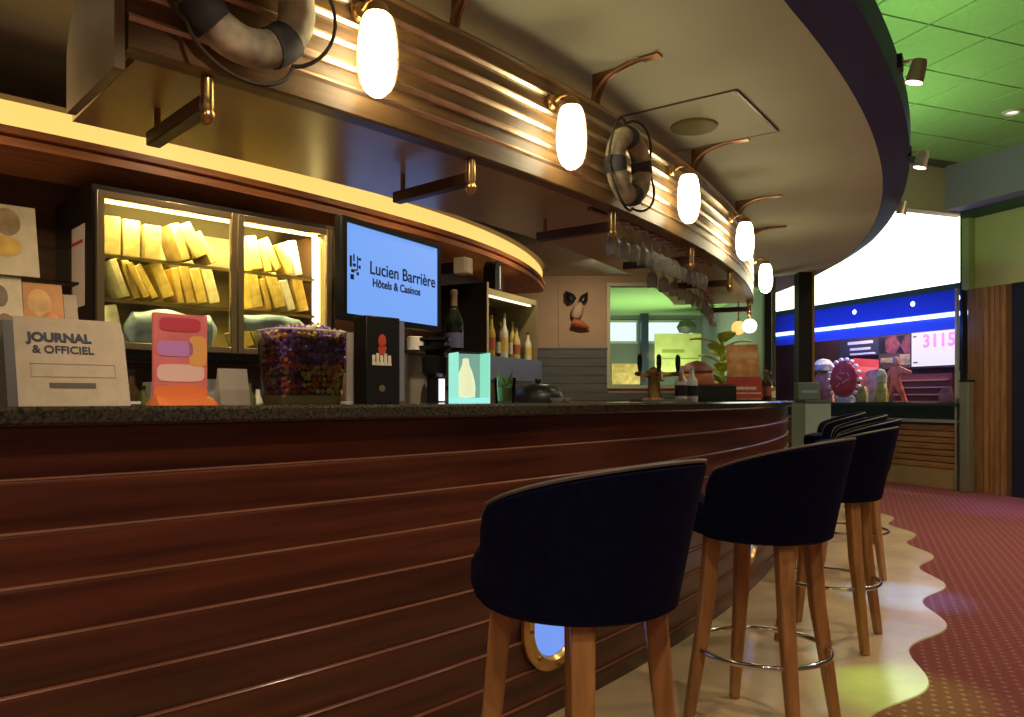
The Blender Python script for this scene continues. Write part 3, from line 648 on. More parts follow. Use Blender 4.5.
MB().lathe([(.036, .222), (.050, .19)], 20, cap=False).build('collar', mat('silver_label', (.42, .42, .50), .4), ch)
# small goods on the back counter, below the fridge
BACKG = [(118, .21, .035, 2, 1, 'dark bottle with white label below the fridge, left of the pink leaflet stand'), (131, .24, .04, 2, 2, 'tall dark bottle below the left fridge door'),
         (143, .17, .03, 5, 0, 'short green bottle right of the tall dark bottle'), (222, .19, .03, 1, 2, 'clear bottle right of the pink leaflet stand'), (249, .21, .035, 5, 0, 'green bottle just left of the candy jar'), (258, .18, .03, 1, 1, 'small pale bottle against the candy jar')]
for px, h, r, g, l, lab in BACKG:
    p, rz = frame_at(px, 10.20, 1.0); bottle(p, h+.02, r, GB[g], LB[l], lab, 'bottles on the work counter', cap=BLACK)
for px, w_, h, c, lab in ((168, .16, .21, (.75, .72, .65), 'white carton below the fridge behind the pink leaflet stand'), (218, .12, .23, (.62, .62, .60), 'white paper box right of the pink leaflet stand'), (345, .10, .28, (.28, .17, .10), 'brown carton below the screen')):
    p, rz = frame_at(px, 10.05, 1.0)
    o = MB().span((-w_/2, 0, 0), (w_/2, .1, h)).build('carton', mat('carton_'+str(px), c, .6, var=.15, vscale=15), loc=p, rotz=rz, bevel=.004); tag(o, lab, 'carton')
    MB().span((-w_/2+.01, -.002, h*.25), (w_/2-.01, 0, h*.45)).build('printed_band', mat('band_'+str(px), (.12, .10, .09), .6), o)
# ------------------------------------------------------------------ things on the bar counter
TOP = 1.115
def cf(px, r): return frame_at(px, r, TOP)
# journal box
p, rz = cf(76, 11.86)
jb = thing('journal_box', 'beige box of free papers with black heading at the left end of the bar', 'box', p, rz)
KR = mat('kraft_board', (.50, .40, .28), .75, var=.08, vscale=30)
W_ = .112; L_ = math.tan(D2R(19)); H_ = .203
def wedge(b, x0, x1, y0, y1, z0, z1):
    P = [(x0, y0+L_*z0, z0), (x1, y0+L_*z0, z0), (x1, y1+L_*z0, z0), (x0, y1+L_*z0, z0), (x0, y0+L_*z1, z1), (x1, y0+L_*z1, z1), (x1, y1+L_*z1, z1), (x0, y1+L_*z1, z1)]
    return b.add(P, [(3, 2, 1, 0), (4, 5, 6, 7), (0, 1, 5, 4), (1, 2, 6, 5), (2, 3, 7, 6), (3, 0, 4, 7)])
wedge(MB(), -W_, W_, 0, .012, 0, H_).build('front_panel', KR, jb)
wedge(MB(), -W_-.02, -W_, 0, .09, 0, H_*.95).build('side_panel', mat('dark_holder', (.06, .055, .05), .4), jb)
for k in range(3): wedge(MB(), -W_+.012*(k+1)-.006, W_+.006*(k+1), .018+.014*k, .028+.014*k, 0, H_*(.96-.04*k)).build('paper', mat('paper_cream', (.62, .56, .45), .7), jb)
tr = (math.pi/2-D2R(19), 0, 0)
def onface(x, z): return (x, L_*z-.0012, z)
text_mesh('lettering', 'JOURNAL', .030, INK, jb, onface(-.022, .156), tr, .0014)
text_mesh('lettering', '& OFFICIEL', .026, INK, jb, onface(-.016, .128), tr, .0005)
ln = MB(); wedge(ln, -.05, .045, -.0012, 0, .040, .052); ln.build('printed_bar', mat('brown_ink', (.10, .07, .05), .6), jb)
ln = MB()
for z in (.065, .095): wedge(ln, -.085, .09, -.001, 0, z, z+.0015)
for x in (-.085, .0885): wedge(ln, x, x+.0015, -.001, 0, .065, .0965)
ln.build('printed_frame', mat('pale_ink', (.33, .25, .17), .6), jb)
# leaflet rack behind it
p, rz = cf(30, 11.60)
rk = thing('leaflet_rack', 'tiered clear leaflet rack standing behind the beige paper box', 'rack', p, rz)
MB().span((-.25, .0, 0), (.14, .14, .012)).build('base', thin_glass('acrylic'), rk)
b = MB(); wedge(b, -.25, .14, .10, .106, 0, .44); b.build('back_plate', thin_glass('acrylic'), rk)
for z in (.17, .33):
    b = MB(); wedge(b, -.25, .14, -.0+.02, .024+.076, z, z+.006); b.build('shelf', thin_glass('acrylic'), rk)
rm_ = Matrix.Translation(p) @ Matrix.Rotation(rz, 4, 'Z')
def leaflet(x0, x1, z0, z1, y, c, lab, deco):
    b = MB(); wedge(b, x0, x1, y, y+.012, z0, z1); o = b.build('leaflet', mat('leaf_%s' % lab[:14], c, .5, var=.12, vscale=18)); o.matrix_world = rm_
    tag(o, lab, 'leaflet', 'leaflets in the rack')
    for (u0, v0, u1, v1, cc) in deco:
        b = MB(); X0 = x0+(x1-x0)*u0; X1 = x0+(x1-x0)*u1; Z0 = z0+(z1-z0)*v0; Z1 = z0+(z1-z0)*v1
        n = 14; mx, mz, hx, hz = (X0+X1)/2, (Z0+Z1)/2, (X1-X0)/2, (Z1-Z0)/2
        vs = [(mx+hx*math.cos(2*math.pi*k/n), y+L_*(mz+hz*math.sin(2*math.pi*k/n))-.001, mz+hz*math.sin(2*math.pi*k/n)) for k in range(n)]
        b.add(vs, [tuple(range(n))]); b.build('picture', mat('ink_%d_%d_%d' % tuple(int(q*100) for q in cc), cc, .5, var=.3, vscale=20), o)
leaflet(-.13, .055, .345, .545, .06, (.70, .58, .36), 'cream leaflet with a yellow flower picture, highest in the rack', [(.45, .55, .8, .95, (.40, .27, .12)), (.35, .25, .8, .55, (.72, .45, .08)), (.05, .1, .4, .35, (.62, .50, .25))])
leaflet(-.14, .005, .17, .335, .03, (.72, .58, .36), 'cream leaflet with small brown frames on the middle tier', [(.55, .5, .78, .85, (.22, .15, .08)), (.58, .1, .85, .4, (.25, .17, .09)), (.05, .15, .35, .6, (.62, .40, .12))])
leaflet(.007, .10, .17, .325, .035, (.62, .27, .07), 'orange leaflet on the middle tier of the rack', [(.1, .4, .7, .9, (.75, .42, .12)), (.4, .1, .9, .5, (.68, .25, .05))])
leaflet(.102, .135, .17, .30, .04, (.42, .32, .20), 'narrow brown leaflet at the right edge of the rack', [])
leaflet(-.25, -.145, .17, .335, .03, (.70, .60, .42), 'pale leaflet at the left edge of the middle tier', [(.2, .3, .8, .7, (.5, .3, .1))])
leaflet(-.24, -.135, .345, .53, .06, (.66, .50, .30), 'tan leaflet at the left edge of the top tier', [(.2, .3, .8, .7, (.6, .2, .1))])
# pink leaflet stand
p, rz = cf(184, 11.80)
ps = thing('leaflet_stand', 'pink and orange printed leaflet stand beside the candy jar', 'leaflet stand', p, rz)
MB().span((-.068, .02, .0), (.068, .032, .235)).build('card', mat('pink_card', (.78, .20, .20), .5, var=.15, vscale=9), ps)
for x0, z0, x1, z1, c in ((-.068, .0, .068, .05, (.80, .22, .06)), (-.06, .125, .03, .165, (.62, .25, .62)), (-.055, .19, .05, .225, (.60, .06, .10)), (-.06, .06, .06, .105, (.88, .58, .52)), (.02, .10, .066, .18, (.85, .42, .12))):
    n = 16; cx, cz, hx, hz = (x0+x1)/2, (z0+z1)/2, (x1-x0)/2, (z1-z0)/2
    pts = [(cx+hx*max(-1, min(1, 1.25*math.cos(2*math.pi*k/n))), .0185, cz+hz*max(-1, min(1, 1.25*math.sin(2*math.pi*k/n)))) for k in range(n)]
    MB().add(pts, [tuple(range(n))]).build('print', mat('pink_ink_%d' % int(z0*1000), c, .5), ps)
b = MB(); b.add([(-.075, -.04, 0), (.075, -.04, 0), (.075, .06, 0), (-.075, .06, 0), (-.068, .0, .022), (.068, .0, .022), (.068, .035, .022), (-.068, .035, .022)], [(3, 2, 1, 0), (4, 5, 6, 7), (0, 1, 5, 4), (1, 2, 6, 5), (2, 3, 7, 6), (3, 0, 4, 7)])
b.build('base', mat('orange_base', (.62, .16, .04), .4), ps)
# small tent cards between stand and jar
p, rz = cf(236, 11.62)
o = MB().add([(-.045, 0, 0), (.045, 0, 0), (.045, .05, 0), (-.045, .05, 0), (-.045, .024, .105), (.045, .024, .105)], [(0, 1, 5, 4), (2, 3, 4, 5), (0, 4, 3), (1, 2, 5), (3, 2, 1, 0)]).build('tent_card', mat('grey_card', (.36, .31, .25), .6), loc=p, rotz=rz)
tag(o, 'grey folded tent card between the leaflet stand and the candy jar', 'card')
# candy jar
p, rz = cf(302, 11.66)
cj = thing('candy_jar', 'square glass jar filled with wrapped candies on the bar', 'jar', p, rz)
JW, JH = .118, .222
def sq(w_, z, n=32, e=5): return [(w_*math.copysign(abs(math.cos(t))**(2/e), math.cos(t)), w_*.8*math.copysign(abs(math.sin(t))**(2/e), math.sin(t)), z) for t in (2*math.pi*(k+.5)/n for k in range(n))]
def loft(rings):
    n = len(rings[0]); vs = [q for r in rings for q in r]
    return MB().add(vs, [(j*n+i, j*n+(i+1) % n, (j+1)*n+(i+1) % n, (j+1)*n+i) for j in range(len(rings)-1) for i in range(n)]+[tuple(range(n-1, -1, -1))])
loft([sq(JW*.86, 0), sq(JW*.90, .02), sq(JW*.96, .12), sq(JW, JH)]).build('glass_wall', thin_glass('jar_glass', (.95, .93, .88)), cj)
loft([sq(JW*.84, .001), sq(JW*.88, .02), sq(JW*.86, .026), sq(.01, .027)]).build('glass_base', mat('thick_glass', (.55, .52, .30), .1, spec=.8), cj)
MB().tube(sq(JW, JH, 40), .0035, 6, closed=True).build('rim', mat('jar_rim', (.75, .7, .55), .1, spec=.9), cj)
CANDY = [mat('candy_%d' % i, c, .25, spec=.8, var=.3, vscale=60) for i, c in enumerate(((.26, .11, .48), (.40, .22, .62), (.95, .62, .15), (.90, .32, .08), (.30, .13, .08), (.95, .80, .45), (.65, .13, .10), (.13, .06, .12)))]
cbm = []
for m in CANDY:
    b = MB(); b.lathe([(.0, -.010), (.007, -.007), (.0095, 0), (.007, .007), (0, .010)], 7, rot=Matrix.Rotation(D2R(90), 3, 'Y'), cap=False)
    for s in (-1, 1): b.lathe([(.002, .009*s), (.007, .019*s)], 6, rot=Matrix.Rotation(D2R(90), 3, 'Y'), cap=False)
    cbm.append(b.mesh('candy', m))
cn = ['purple', 'violet', 'gold', 'orange red', 'brown', 'pale gold', 'dark red', 'black']
jm = Matrix.Translation(p) @ Matrix.Rotation(rz, 4, 'Z')
random.seed(5); cc = 0
spots = []
for lay in range(10):
    z = .038+.0185*lay; wq = JW*(.88+.12*z/JH)-.023; n = 11
    for i in range(n):                                   # the faces seen through the glass: front, left, right
        spots.append((-wq+2*wq*i/(n-1), -wq*.8+.003, z))
    for i in range(1, 6):
        for sx in (-1, 1): spots.append((sx*wq, -wq*.8+2*wq*.8*i/6, z))
for i in range(9):
    for j in range(6): spots.append((-.092+.023*i, -.07+.026*j, .215+.016*math.exp(-((i-4)/3)**2)))
for (x, y, z) in spots:
    if cc >= 290: break
    u = random.random()
    k = random.choice((0, 1, 1, 0, 7, 4)) if z > .13 else random.choice((2, 3, 5, 3, 6, 5, 2))
    if x < -.04 and z < .15: k = random.choice((4, 7, 6, 0))
    if z > .19: k = random.choice((0, 1, 2, 5, 3, 0))
    o = bpy.data.objects.new('candy', cbm[k]); COL.objects.link(o)
    o.matrix_world = jm @ Matrix.Translation((x+random.uniform(-.003, .003), y+random.uniform(-.002, .004), z+random.uniform(-.004, .004))) @ Matrix.Rotation(random.uniform(0, 6.28), 4, 'Z') @ Matrix.Rotation(random.uniform(-.9, .9), 4, 'Y')
    tag(o, '%s wrapped candy in the square glass jar' % cn[k], 'candy', '%s candies in the glass jar' % cn[k]); cc += 1
core = loft([sq(JW*.72, .03), sq(JW*.74, .10), sq(JW*.78, .205), sq(.01, .212)]).build('candy_filling', mat('candy_mass', (.10, .04, .06), .4, var=.8, vscale=60, bump=.8, bscale=70), loc=p, rotz=rz)
core['kind'] = 'stuff'; tag(core, 'dense heap of wrapped candies deep inside the glass jar', 'candy')
# black display box and white frame beside it
p, rz = cf(385, 11.72)
bb = thing('display_box', 'tall black printed display box with a red figure, beside the candy jar', 'box', p, rz)
MB().span((-.075, 0, 0), (.062, .07, .285)).build('carton', mat('matt_black_card', (.006, .005, .005), .4), bb, bevel=.003)
MB().span((.063, .005, .01), (.085, .065, .275)).build('grey_side', mat('grey_side', (.16, .17, .22), .4), bb)
RED = mat('poster_red', (.50, .06, .03), .5, var=.2); CRM = mat('poster_cream', (.62, .54, .42), .6, var=.3, vscale=40)
b = MB(); n = 14
b.add([(-.012+.016*math.cos(2*math.pi*k/n), -.001, .205+.022*math.sin(2*math.pi*k/n)) for k in range(n)], [tuple(range(n))])
b.add([(-.022, -.001, .160), (.0, -.001, .160), (.006, -.001, .185), (-.004, -.001, .19), (-.02, -.001, .19), (-.03, -.001, .18)], [tuple(range(6))]); b.build('red_figure', RED, bb)
b = MB()
for k in range(5): b.span((-.052+.016*k, -.0015, .125), (-.040+.016*k, -.0002, .158+.006*(k % 2)))
b.span((-.052, -.001, .125), (.026, -.0002, .135)); b.build('cream_block', CRM, bb)
b = MB(); b.add([(-.012+.014*math.cos(2*math.pi*k/6), -.001, .05+.012*math.sin(2*math.pi*k/6)) for k in range(6)], [tuple(range(6))]); b.build('crest', mat('dim_gold', (.12, .09, .05), .5), bb)
p, rz = cf(355, 11.62)
o = MB().span((-.03, 0, 0), (.03, .006, .235)).build('white_card_holder', mat('holder_white', (.52, .45, .40), .4), loc=p, rotz=rz); tag(o, 'narrow white card holder between the candy jar and black box', 'card')
MB().span((-.04, -.015, 0), (.04, .03, .008)).build('foot', WHITE, o)
# glowing acrylic box
p, rz = cf(474, 11.62); rz -= D2R(25)
ga = thing('lit_display_box', 'glowing aqua glass display box standing on the bar', 'display box', p, rz)
MB().span((-.068, 0, 0), (.068, .10, .02)).build('base', emis('aqua_base', (.35, .95, .85), .8), ga)
b = MB(); b.span((-.068, 0, .02), (-.063, .10, .195)); b.span((.063, 0, .02), (.068, .10, .195)); b.build('lit_edge', emis('aqua_edge', (.35, .95, .75), .75), ga)
MB().span((-.063, .095, .02), (.063, .10, .195)).build('back_plate', emis('aqua_plate', (.45, .85, .75), .38), ga)
MB().span((-.063, .0, .02), (.063, .004, .195)).build('front_plate', GLASS, ga)
MB().lathe([(0, .02), (.036, .022), (.038, .06), (.034, .09), (.026, .12), (.014, .15), (.012, .172), (0, .175)], 16, (-.015, .05, 0), cap=False).build('figure', emis('warm_white_glow', (1, .92, .6), .9), ga)
# glass with green leaf, black dome, white saucers
p, rz = cf(505, 11.62)
t = thing('drink_tumbler', 'short tumbler with green garnish right of the glowing box', 'glass', p, rz)
MB().lathe([(0, 0), (.04, 0), (.046, .10), (.044, .10), (.038, .006), (0, .006)], 18, cap=False).build('glass', thin_glass('tumbler'), t)
MB().lathe([(0, .008), (.036, .008), (.040, .06), (0, .062)], 16, cap=False).build('drink', mat('green_drink', (.25, .32, .08), .3), t)
for k in range(4):
    b = MB(); an = k*1.6; c, s = math.cos(an), math.sin(an)
    b.add([(0, 0, .06), (.02*c-.012*s, .02*s+.012*c, .09), (.045*c, .045*s, .11+.01*k), (.02*c+.012*s, .02*s-.012*c, .09)], [(0, 1, 2, 3)]); b.build('leaf', mat('leaf_green', (.16, .26, .04), .5), t)
p, rz = frame_at(538, 11.45, TOP)
t = thing('serving_dome', 'black domed serving cover on the bar', 'dome', p, rz)
MB().lathe([(.12, 0), (.118, .03), (.10, .06), (.06, .082), (0, .09)], 24).build('cover', BLACK, t); MB().lathe([(.008, .088), (.016, .098), (.014, .108), (0, .112)], 12, cap=False).build('knob', BLACKM, t)
for k, px in enumerate((557, 565)):
    p, rz = cf(px, 11.74); o = MB().lathe([(.015, 0), (.02, .003), (.03, .02), (.028, .02), (.016, .005), (0, .005)], 16, cap=False).build('white_dish', WHITE, loc=p)
    tag(o, ('small white dish right of the black dome, left one of two', 'small white dish right of the black dome, right one of two')[k], 'dish')
# beer tap cluster
p, rz = cf(654, 11.65); rz = D2R(15)
t = thing('beer_tap', 'brass beer tap tower on the far half of the bar', 'beer tap', p, rz)
MB().lathe([(.07, 0), (.07, .012), (.035, .02), (.03, .12), (.04, .14), (.04, .17), (0, .19)], 18, cap=False).build('column', BRASS, t)
for x in (-.11, 0, .11):
    a_ = MB().tube([(x*.2, 0, .14), (x, -.02, .15), (x, -.09, .15), (x, -.10, .11)], .012).build('spout', BRASSD, t)
    MB().lathe([(.008, 0), (.014, .05), (.012, .09), (0, .10)], 10, (x, -.06, .155), cap=False).build('lever', BLACK, a_)
MB().span((-.14, -.16, 0), (.14, .0, .014)).build('drip_tray', STEEL, t)
for k, (px, h) in enumerate(((681, .20), (692, .20))):
    p, rz = cf(px, 11.72); bottle(p, h, .034, mat('milk_white', (.80, .78, .74), .3), mat('black_label', (.02, .02, .02), .5), ('white bottle with dark label beside the beer tap, left of two', 'white bottle with dark label beside the beer tap, right of two')[k], 'white bottles by the beer tap', WHITE)
p, rz = frame_at(697, 11.42, TOP)
t = thing('orange_pot', 'round terracotta orange pot with a brown lid beyond the beer tap', 'pot', p, rz)
MB().lathe([(0, 0), (.08, 0), (.12, .05), (.13, .13), (.11, .21), (.10, .22)], 24, cap=False).build('pot', mat('terracotta', (.48, .14, .05), .5, var=.15), t)
MB().lathe([(.12, .215), (.11, .25), (.07, .28), (0, .30)], 24, cap=False).build('lid', mat('brown_lid', (.20, .07, .03), .5), t)
p, rz = cf(718, 11.72); rz = D2R(0)
o = MB().span((-.12, 0, 0), (.12, .10, .105)).build('dark_caddy', mat('dark_green_box', (.02, .026, .02), .5), loc=p, rotz=rz, bevel=.006); tag(o, 'dark green napkin caddy on the far end of the bar', 'caddy')
MB().span((-.11, .01, .104), (.11, .09, .112)).build('napkins', mat('red_napkin', (.35, .04, .04), .7), o)
# yellow-green paper plant
p, rz = frame_at(722, 11.50, TOP)
t = thing('paper_palm', 'bright yellow-green leafy decoration rising from the bar', 'decoration', p, rz)
LEAFM = mat('lime_leaf', (.66, .80, .16), .5, var=.2, vscale=9)
MB().lathe([(0, 0), (.06, 0), (.075, .07), (.07, .07), (0, .06)], 16, cap=False).build('pot', mat('olive_pot', (.25, .30, .05), .5), t)
MB().tube([(0, 0, .06), (.01, 0, .3), (-.01, 0, .5)], [.03, .018, .012]).build('stem', LEAFM, t)
for k in range(14):
    an = k*2.399; L0 = .18+.05*(k % 3); z0 = .12+.030*k; b = MB(); c, s = math.cos(an), math.sin(an); vs = []
    for q in range(7):
        u = q/6; wd = .075*math.sin(math.pi*min(1, u*.92+.08))**.8; rr = .01+L0*u; zz = z0+.16*u-.10*u*u
        for e in (-1, 0, 1): vs.append((rr*c-e*wd*s, rr*s+e*wd*c, zz+(.012 if e == 0 else 0)))
    b.add(vs, [(q*3+e, q*3+e+1, q*3+e+4, q*3+e+3) for q in range(6) for e in range(2)])
    o = b.build('leaf', LEAFM, t); so = o.modifiers.new('thick', 'SOLIDIFY'); so.thickness = .003
# menu card
p, rz = cf(745, 11.80); rz = D2R(-8)
t = thing('menu_card', 'large orange and red menu card leaning at the far end of the bar', 'menu', p, rz)
b = MB(); wedge(b, -.11, .11, 0, .008, 0, .40); b.build('card', mat('menu_orange', (.62, .30, .10), .5, var=.35, vscale=14), t)
b = MB(); wedge(b, -.12, .12, -.001, 0, .02, .17); b.build('red_block', mat('menu_red', (.50, .05, .03), .5, var=.2, vscale=10), t)
b = MB(); wedge(b, -.11, .08, -.0015, 0, .08, .10); wedge(b, -.06, .11, -.0015, 0, .05, .06); b.build('pale_lines', CRM, t)
b = MB(); wedge(b, -.09, .10, -.001, 0, .30, .34); b.build('header', mat('menu_cream', (.70, .52, .25), .5), t)
b = MB(); b.span((-.13, .0, 0), (.13, .14, .01)); b.build('foot', BLACK, t)
for k, (px, h, g, lab) in enumerate(((766, .24, 2, 'brown bottle right of the menu card'), (775, .20, 4, 'amber bottle second right of the menu card'), (784, .25, 2, 'dark tall bottle third right of the menu card'), (790, .18, 0, 'short amber bottle at the end of the row by the menu card'))):
    p, rz = cf(px, 11.86); bottle(p, h, .04, GB[g], LB[(1, 3, 1, 0)[k]], lab, 'bottles at the far end of the bar')
# ------------------------------------------------------------------ far wall behind the bar with the glazed opening
WY = 9.5
def wx(px): return (px-512)/F*WY
BEIGE = mat('beige_wall', (.42, .30, .20), .8, var=.06, vscale=3)
z0, z1 = 1.30, 2.52; x0, x1 = wx(610), wx(764)
b = MB(); b.span((-3.5, WY, 0), (x0, WY+.12, SOF)); b.span((x0, WY, 0), (x1, WY+.12, z0)); b.span((x0, WY, z1), (x1, WY+.12, SOF)); 
wf = struct(b.build('wall_far', BEIGE, smooth=False), 'beige wall beyond the bar with a glazed opening', 'wall')
for x in (wx(559), wx(606)): MB().span((x-.008, WY-.012, 1.74), (x+.008, WY, SOF)).build('batten', BEIGE, wf)
WAIN = mat('grey_wainscot', (.10, .115, .115), .55, var=.15, vscale=3, stretch=(1, 1, 14), rnd=.1)
for k in range(10):
    zt = 1.735-.105*k
    xe = x0-.03 if zt-.10 > z0-.1 else x1
    MB().span((-1.2, WY-.022, zt-.101), (xe, WY, zt)).build('board', WAIN, wf, bevel=.004)
MB().span((-1.2, WY-.03, 1.736), (x0-.03, WY, 1.76)).build('rail', WAIN, wf)
w1 = struct(MB().span((x0-.04, WY-.03, z0-.04), (x0, WY+.10, z1+.04)).span((x0, WY-.03, z1), (x1, WY+.10, z1+.04)).span((x0, WY-.03, z0-.04), (x1, WY+.10, z0)).build('window_1', mat('pale_frame', (.50, .52, .36), .5)), 'glazed opening in the far wall showing a green-lit room', 'window')
MB().span((x0, WY+.03, z0), (x1, WY+.036, z1)).build('pane', GLASS, w1)
# bird ornament on the beige wall
t = thing('wall_bird', 'small dark and orange bird ornament on the beige wall', 'ornament', (wx(577), WY, 2.17))
prof = [(0, -.12), (.05, -.09), (.075, -.02), (.06, .06), (.03, .10), (0, .12)]
MB().lathe(prof, 14, (0, -.06, .04), Matrix.Rotation(D2R(20), 3, 'Y'), cap=False).build('body', mat('bird_cream', (.45, .33, .22), .7), t)
MB().lathe([(0, .0), (.06, .02), (.07, .08), (.02, .16), (0, .17)], 12, (-.05, -.06, .14), Matrix.Rotation(D2R(-35), 3, 'Y'), cap=False).build('wing', BLACK, t)
MB().lathe([(0, .0), (.05, .02), (.05, .07), (.01, .14), (0, .15)], 12, (.05, -.06, .14), Matrix.Rotation(D2R(30), 3, 'Y'), cap=False).build('wing', BLACK, t)
MB().tube([(-.06, -.06, -.10), (.04, -.08, -.13), (.14, -.06, -.17)], [.06, .05, .012], 10).build('tail', mat('bird_orange', (.35, .09, .03), .6, var=.4, vscale=20), t)
# room behind the glass
RY = 13.2
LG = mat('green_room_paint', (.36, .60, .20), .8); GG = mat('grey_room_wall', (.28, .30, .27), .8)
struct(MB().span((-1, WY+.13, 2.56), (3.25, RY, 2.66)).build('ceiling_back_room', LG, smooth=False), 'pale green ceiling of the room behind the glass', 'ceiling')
struct(MB().span((-1, RY, 0), (3.25, RY+.1, 2.66)).build('wall_back_room', GG, smooth=False), 'grey wall of the room behind the glass', 'wall')
struct(MB().span((3.25, WY+.13, 0), (3.30, RY, 2.66)).build('wall_back_room_right', GG, smooth=False), 'right side wall of the room behind the glass', 'wall')
struct(MB().span((-1.1, WY+.13, 0), (-1, RY, 2.66)).build('wall_back_room_left', GG, smooth=False), 'side wall of the room behind the glass', 'wall')
def rx(px, y=RY): return (px-512)/F*y
for i, (pa, pb) in enumerate(((598, 636), (645, 692))):
    wn = struct(MB().span((rx(pa)-.03, RY-.03, 2.08), (rx(pb)+.03, RY, 2.12)).span((rx(pa)-.03, RY-.03, 2.44), (rx(pb)+.03, RY, 2.48)).build('window_%d' % (i+2), WHITE), 'bright high window in the room behind the glass', 'window')
    MB().span((rx(pa), RY-.02, 2.12), (rx(pb), RY-.001, 2.44)).build('pane', emis('daylight_pane', (.85, .93, 1), 1.1), wn)
o = MB().span((rx(638), RY-.35, 0), (rx(645), RY-.2, 2.56)).build('post', mat('blue_post', (.03, .05, .10), .5)); tag(o, 'thin dark blue post in the room behind the glass', 'post')
light('back_room_fill', 'AREA', (2.0, 11.2, 1.0), (2.0, 11.6, 2.6), 42, (.92, 1, .74), 1.2)  # unseen fill added to light the green ceiling of this room
t = thing('lime_board', 'yellow-green menu board in the room behind the glass', 'board', (rx(678, 12), 12.0, 0))
MB().span((-.36, 0, 1.55), (.36, .04, 2.15)).build('panel', mat('lime_panel', (.58, .58, .20), .5, var=.15, vscale=5), t)
b = MB()
for x in (-.3, .3): b.span((x-.02, .01, 0), (x+.02, .03, 1.55))
b.build('legs', BLACKM, t)
b = MB(); b.span((-.33, -.003, 1.75), (.33, 0, 1.77)); b.span((-.25, -.003, 1.85), (.1, 0, 1.9)); b.build('print', mat('lime_dark', (.28, .36, .06), .5), t)
MB().lathe([(0, 0), (.12, .02), (.16, .10), (.10, .20), (0, .22)], 12, (.14, .02, 2.15), cap=False).build('ornament', mat('dark_leafage', (.06, .07, .05), .6, var=.5, vscale=20, bump=.6), t)
t = thing('rattan_board', 'brown patterned board low in the room behind the glass', 'board', (rx(626, 12), 12.0, 0))
MB().span((-.22, 0, 1.36), (.22, .04, 1.68)).build('panel', mat('rattan', (.35, .22, .06), .6, var=.5, vscale=12), t)
b = MB(); b.span((-.02, .01, 0), (.02, .03, 1.36)); b.build('leg', BLACKM, t)
# posts between bar and hall
PD = mat('dark_post', (.012, .012, .012), .4)
for i, (px, d, w_) in enumerate(((767, 9.35, .085), (803, 9.3, .16))):
    p = gp(px, d)
    t = thing('post', ('slim black post at the edge of the glazed opening', 'thick black post with a brass edge beyond the end of the bar')[i], 'post', (p.x, p.y, 0))
    MB().span((-w_/2, -w_/2, 0), (w_/2, w_/2, SOF)).build('shaft', PD, t, bevel=.006)
    if i: MB().span((w_/2, -w_/2, 0), (w_/2+.03, -w_/2+.03, SOF)).build('edge_strip', BRASS, t)
    MB().span((-w_/2-.02, -w_/2-.02, 0), (w_/2+.02, w_/2+.02, .06)).build('base', PD, t)
p = gp(811, 8.9)
t = thing('teal_cabinet', 'pale teal end cabinet beyond the bar', 'cabinet', (p.x, p.y, 0), D2R(10))
MB().span((-.16, -.15, 0), (.16, .15, 1.09)).build('body', mat('pale_teal', (.28, .40, .34), .4), t, bevel=.01)
MB().span((-.17, -.16, 1.09), (.17, .16, 1.12)).build('top', mat('teal_top', (.10, .14, .13), .4), t)
p2 = gp(807, 8.9)
o = MB().span((-.14, -.05, 0), (.14, .05, .20)).build('counter_sign', mat('grey_green_sign', (.13, .19, .17), .5), loc=(p2.x, p2.y, 1.12), rotz=D2R(10), bevel=.008); tag(o, 'grey-green block sign on the teal cabinet', 'sign')
MB().span((-.10, -.053, .08), (.10, -.05, .11)).build('pale_line', mat('pale_line', (.3, .36, .32), .5), o)
# ------------------------------------------------------------------ snack hall (local frame: x to the right along its front, y into the hall)
QL = Vector((QX, QY, 0)); QM = Matrix.Translation(QL) @ Matrix.Rotation(ROTB, 4, 'Z')
def qthing(name, lab, cat, x, y, z=0, grp=None): return thing(name, lab, cat, qp(x, y, z), ROTB, grp)
sc_c = qthing('snack_counter', 'long snack counter with horizontal wooden slats and dark top', 'counter', -2, 0)
SL = mat('honey_slat', (.40, .20, .07), .4, var=.25, vscale=3, stretch=(1, 8, 8), rnd=.12)
MB().span((-3.5, .03, 0), (1.95, .6, .82)).build('body', mat('counter_body', (.16, .08, .03), .5), sc_c)
MB().span((-3.5, .0, 0), (1.95, .028, .24)).build('plinth', mat('pale_plinth', (.46, .32, .13), .45), sc_c)
for k in range(7): MB().span((-3.5, .0, .25+.08*k), (1.95, .029, .25+.08*k+.066)).build('slat', SL, sc_c, bevel=.004)
MB().span((-3.5, -.04, .83), (1.95, .6, .87)).build('lower_ledge', mat('pale_ledge', (.35, .38, .33), .3), sc_c)
MB().span((-3.5, .0, .871), (1.95, .6, 1.04)).build('glass_band', mat('dark_teal_glass', (.012, .025, .022), .15), sc_c)
MB().span((-3.5, -.06, 1.041), (1.95, .65, 1.075)).build('worktop', mat('dark_teal_top', (.03, .05, .045), .2), sc_c)
MAR = mat('maroon_wall', (.035, .012, .016), .7, var=.3, vscale=3)
struct(MB().span((-7, 1.6, 0), (.4, 1.7, CEIL)).build('wall_snack_hall', MAR, loc=QL, rotz=ROTB, smooth=False), 'dark maroon wall at the back of the snack hall', 'wall')
struct(MB().span((.06, 0.1, 0), (.16, 1.7, CEIL)).build('wall_snack_side', MAR, loc=QL, rotz=ROTB, smooth=False), 'dark side wall of the snack hall', 'wall')
BLU = mat('blue_fascia', (.03, .07, .55), .4)
cp = qthing('hall_canopy', 'blue canopy with white light line under the glowing panel', 'canopy', -3, .35, 2.05)
MB().span((-2.5, .06, 0), (2.95, .12, .16)).build('lower_fascia', BLU, cp)
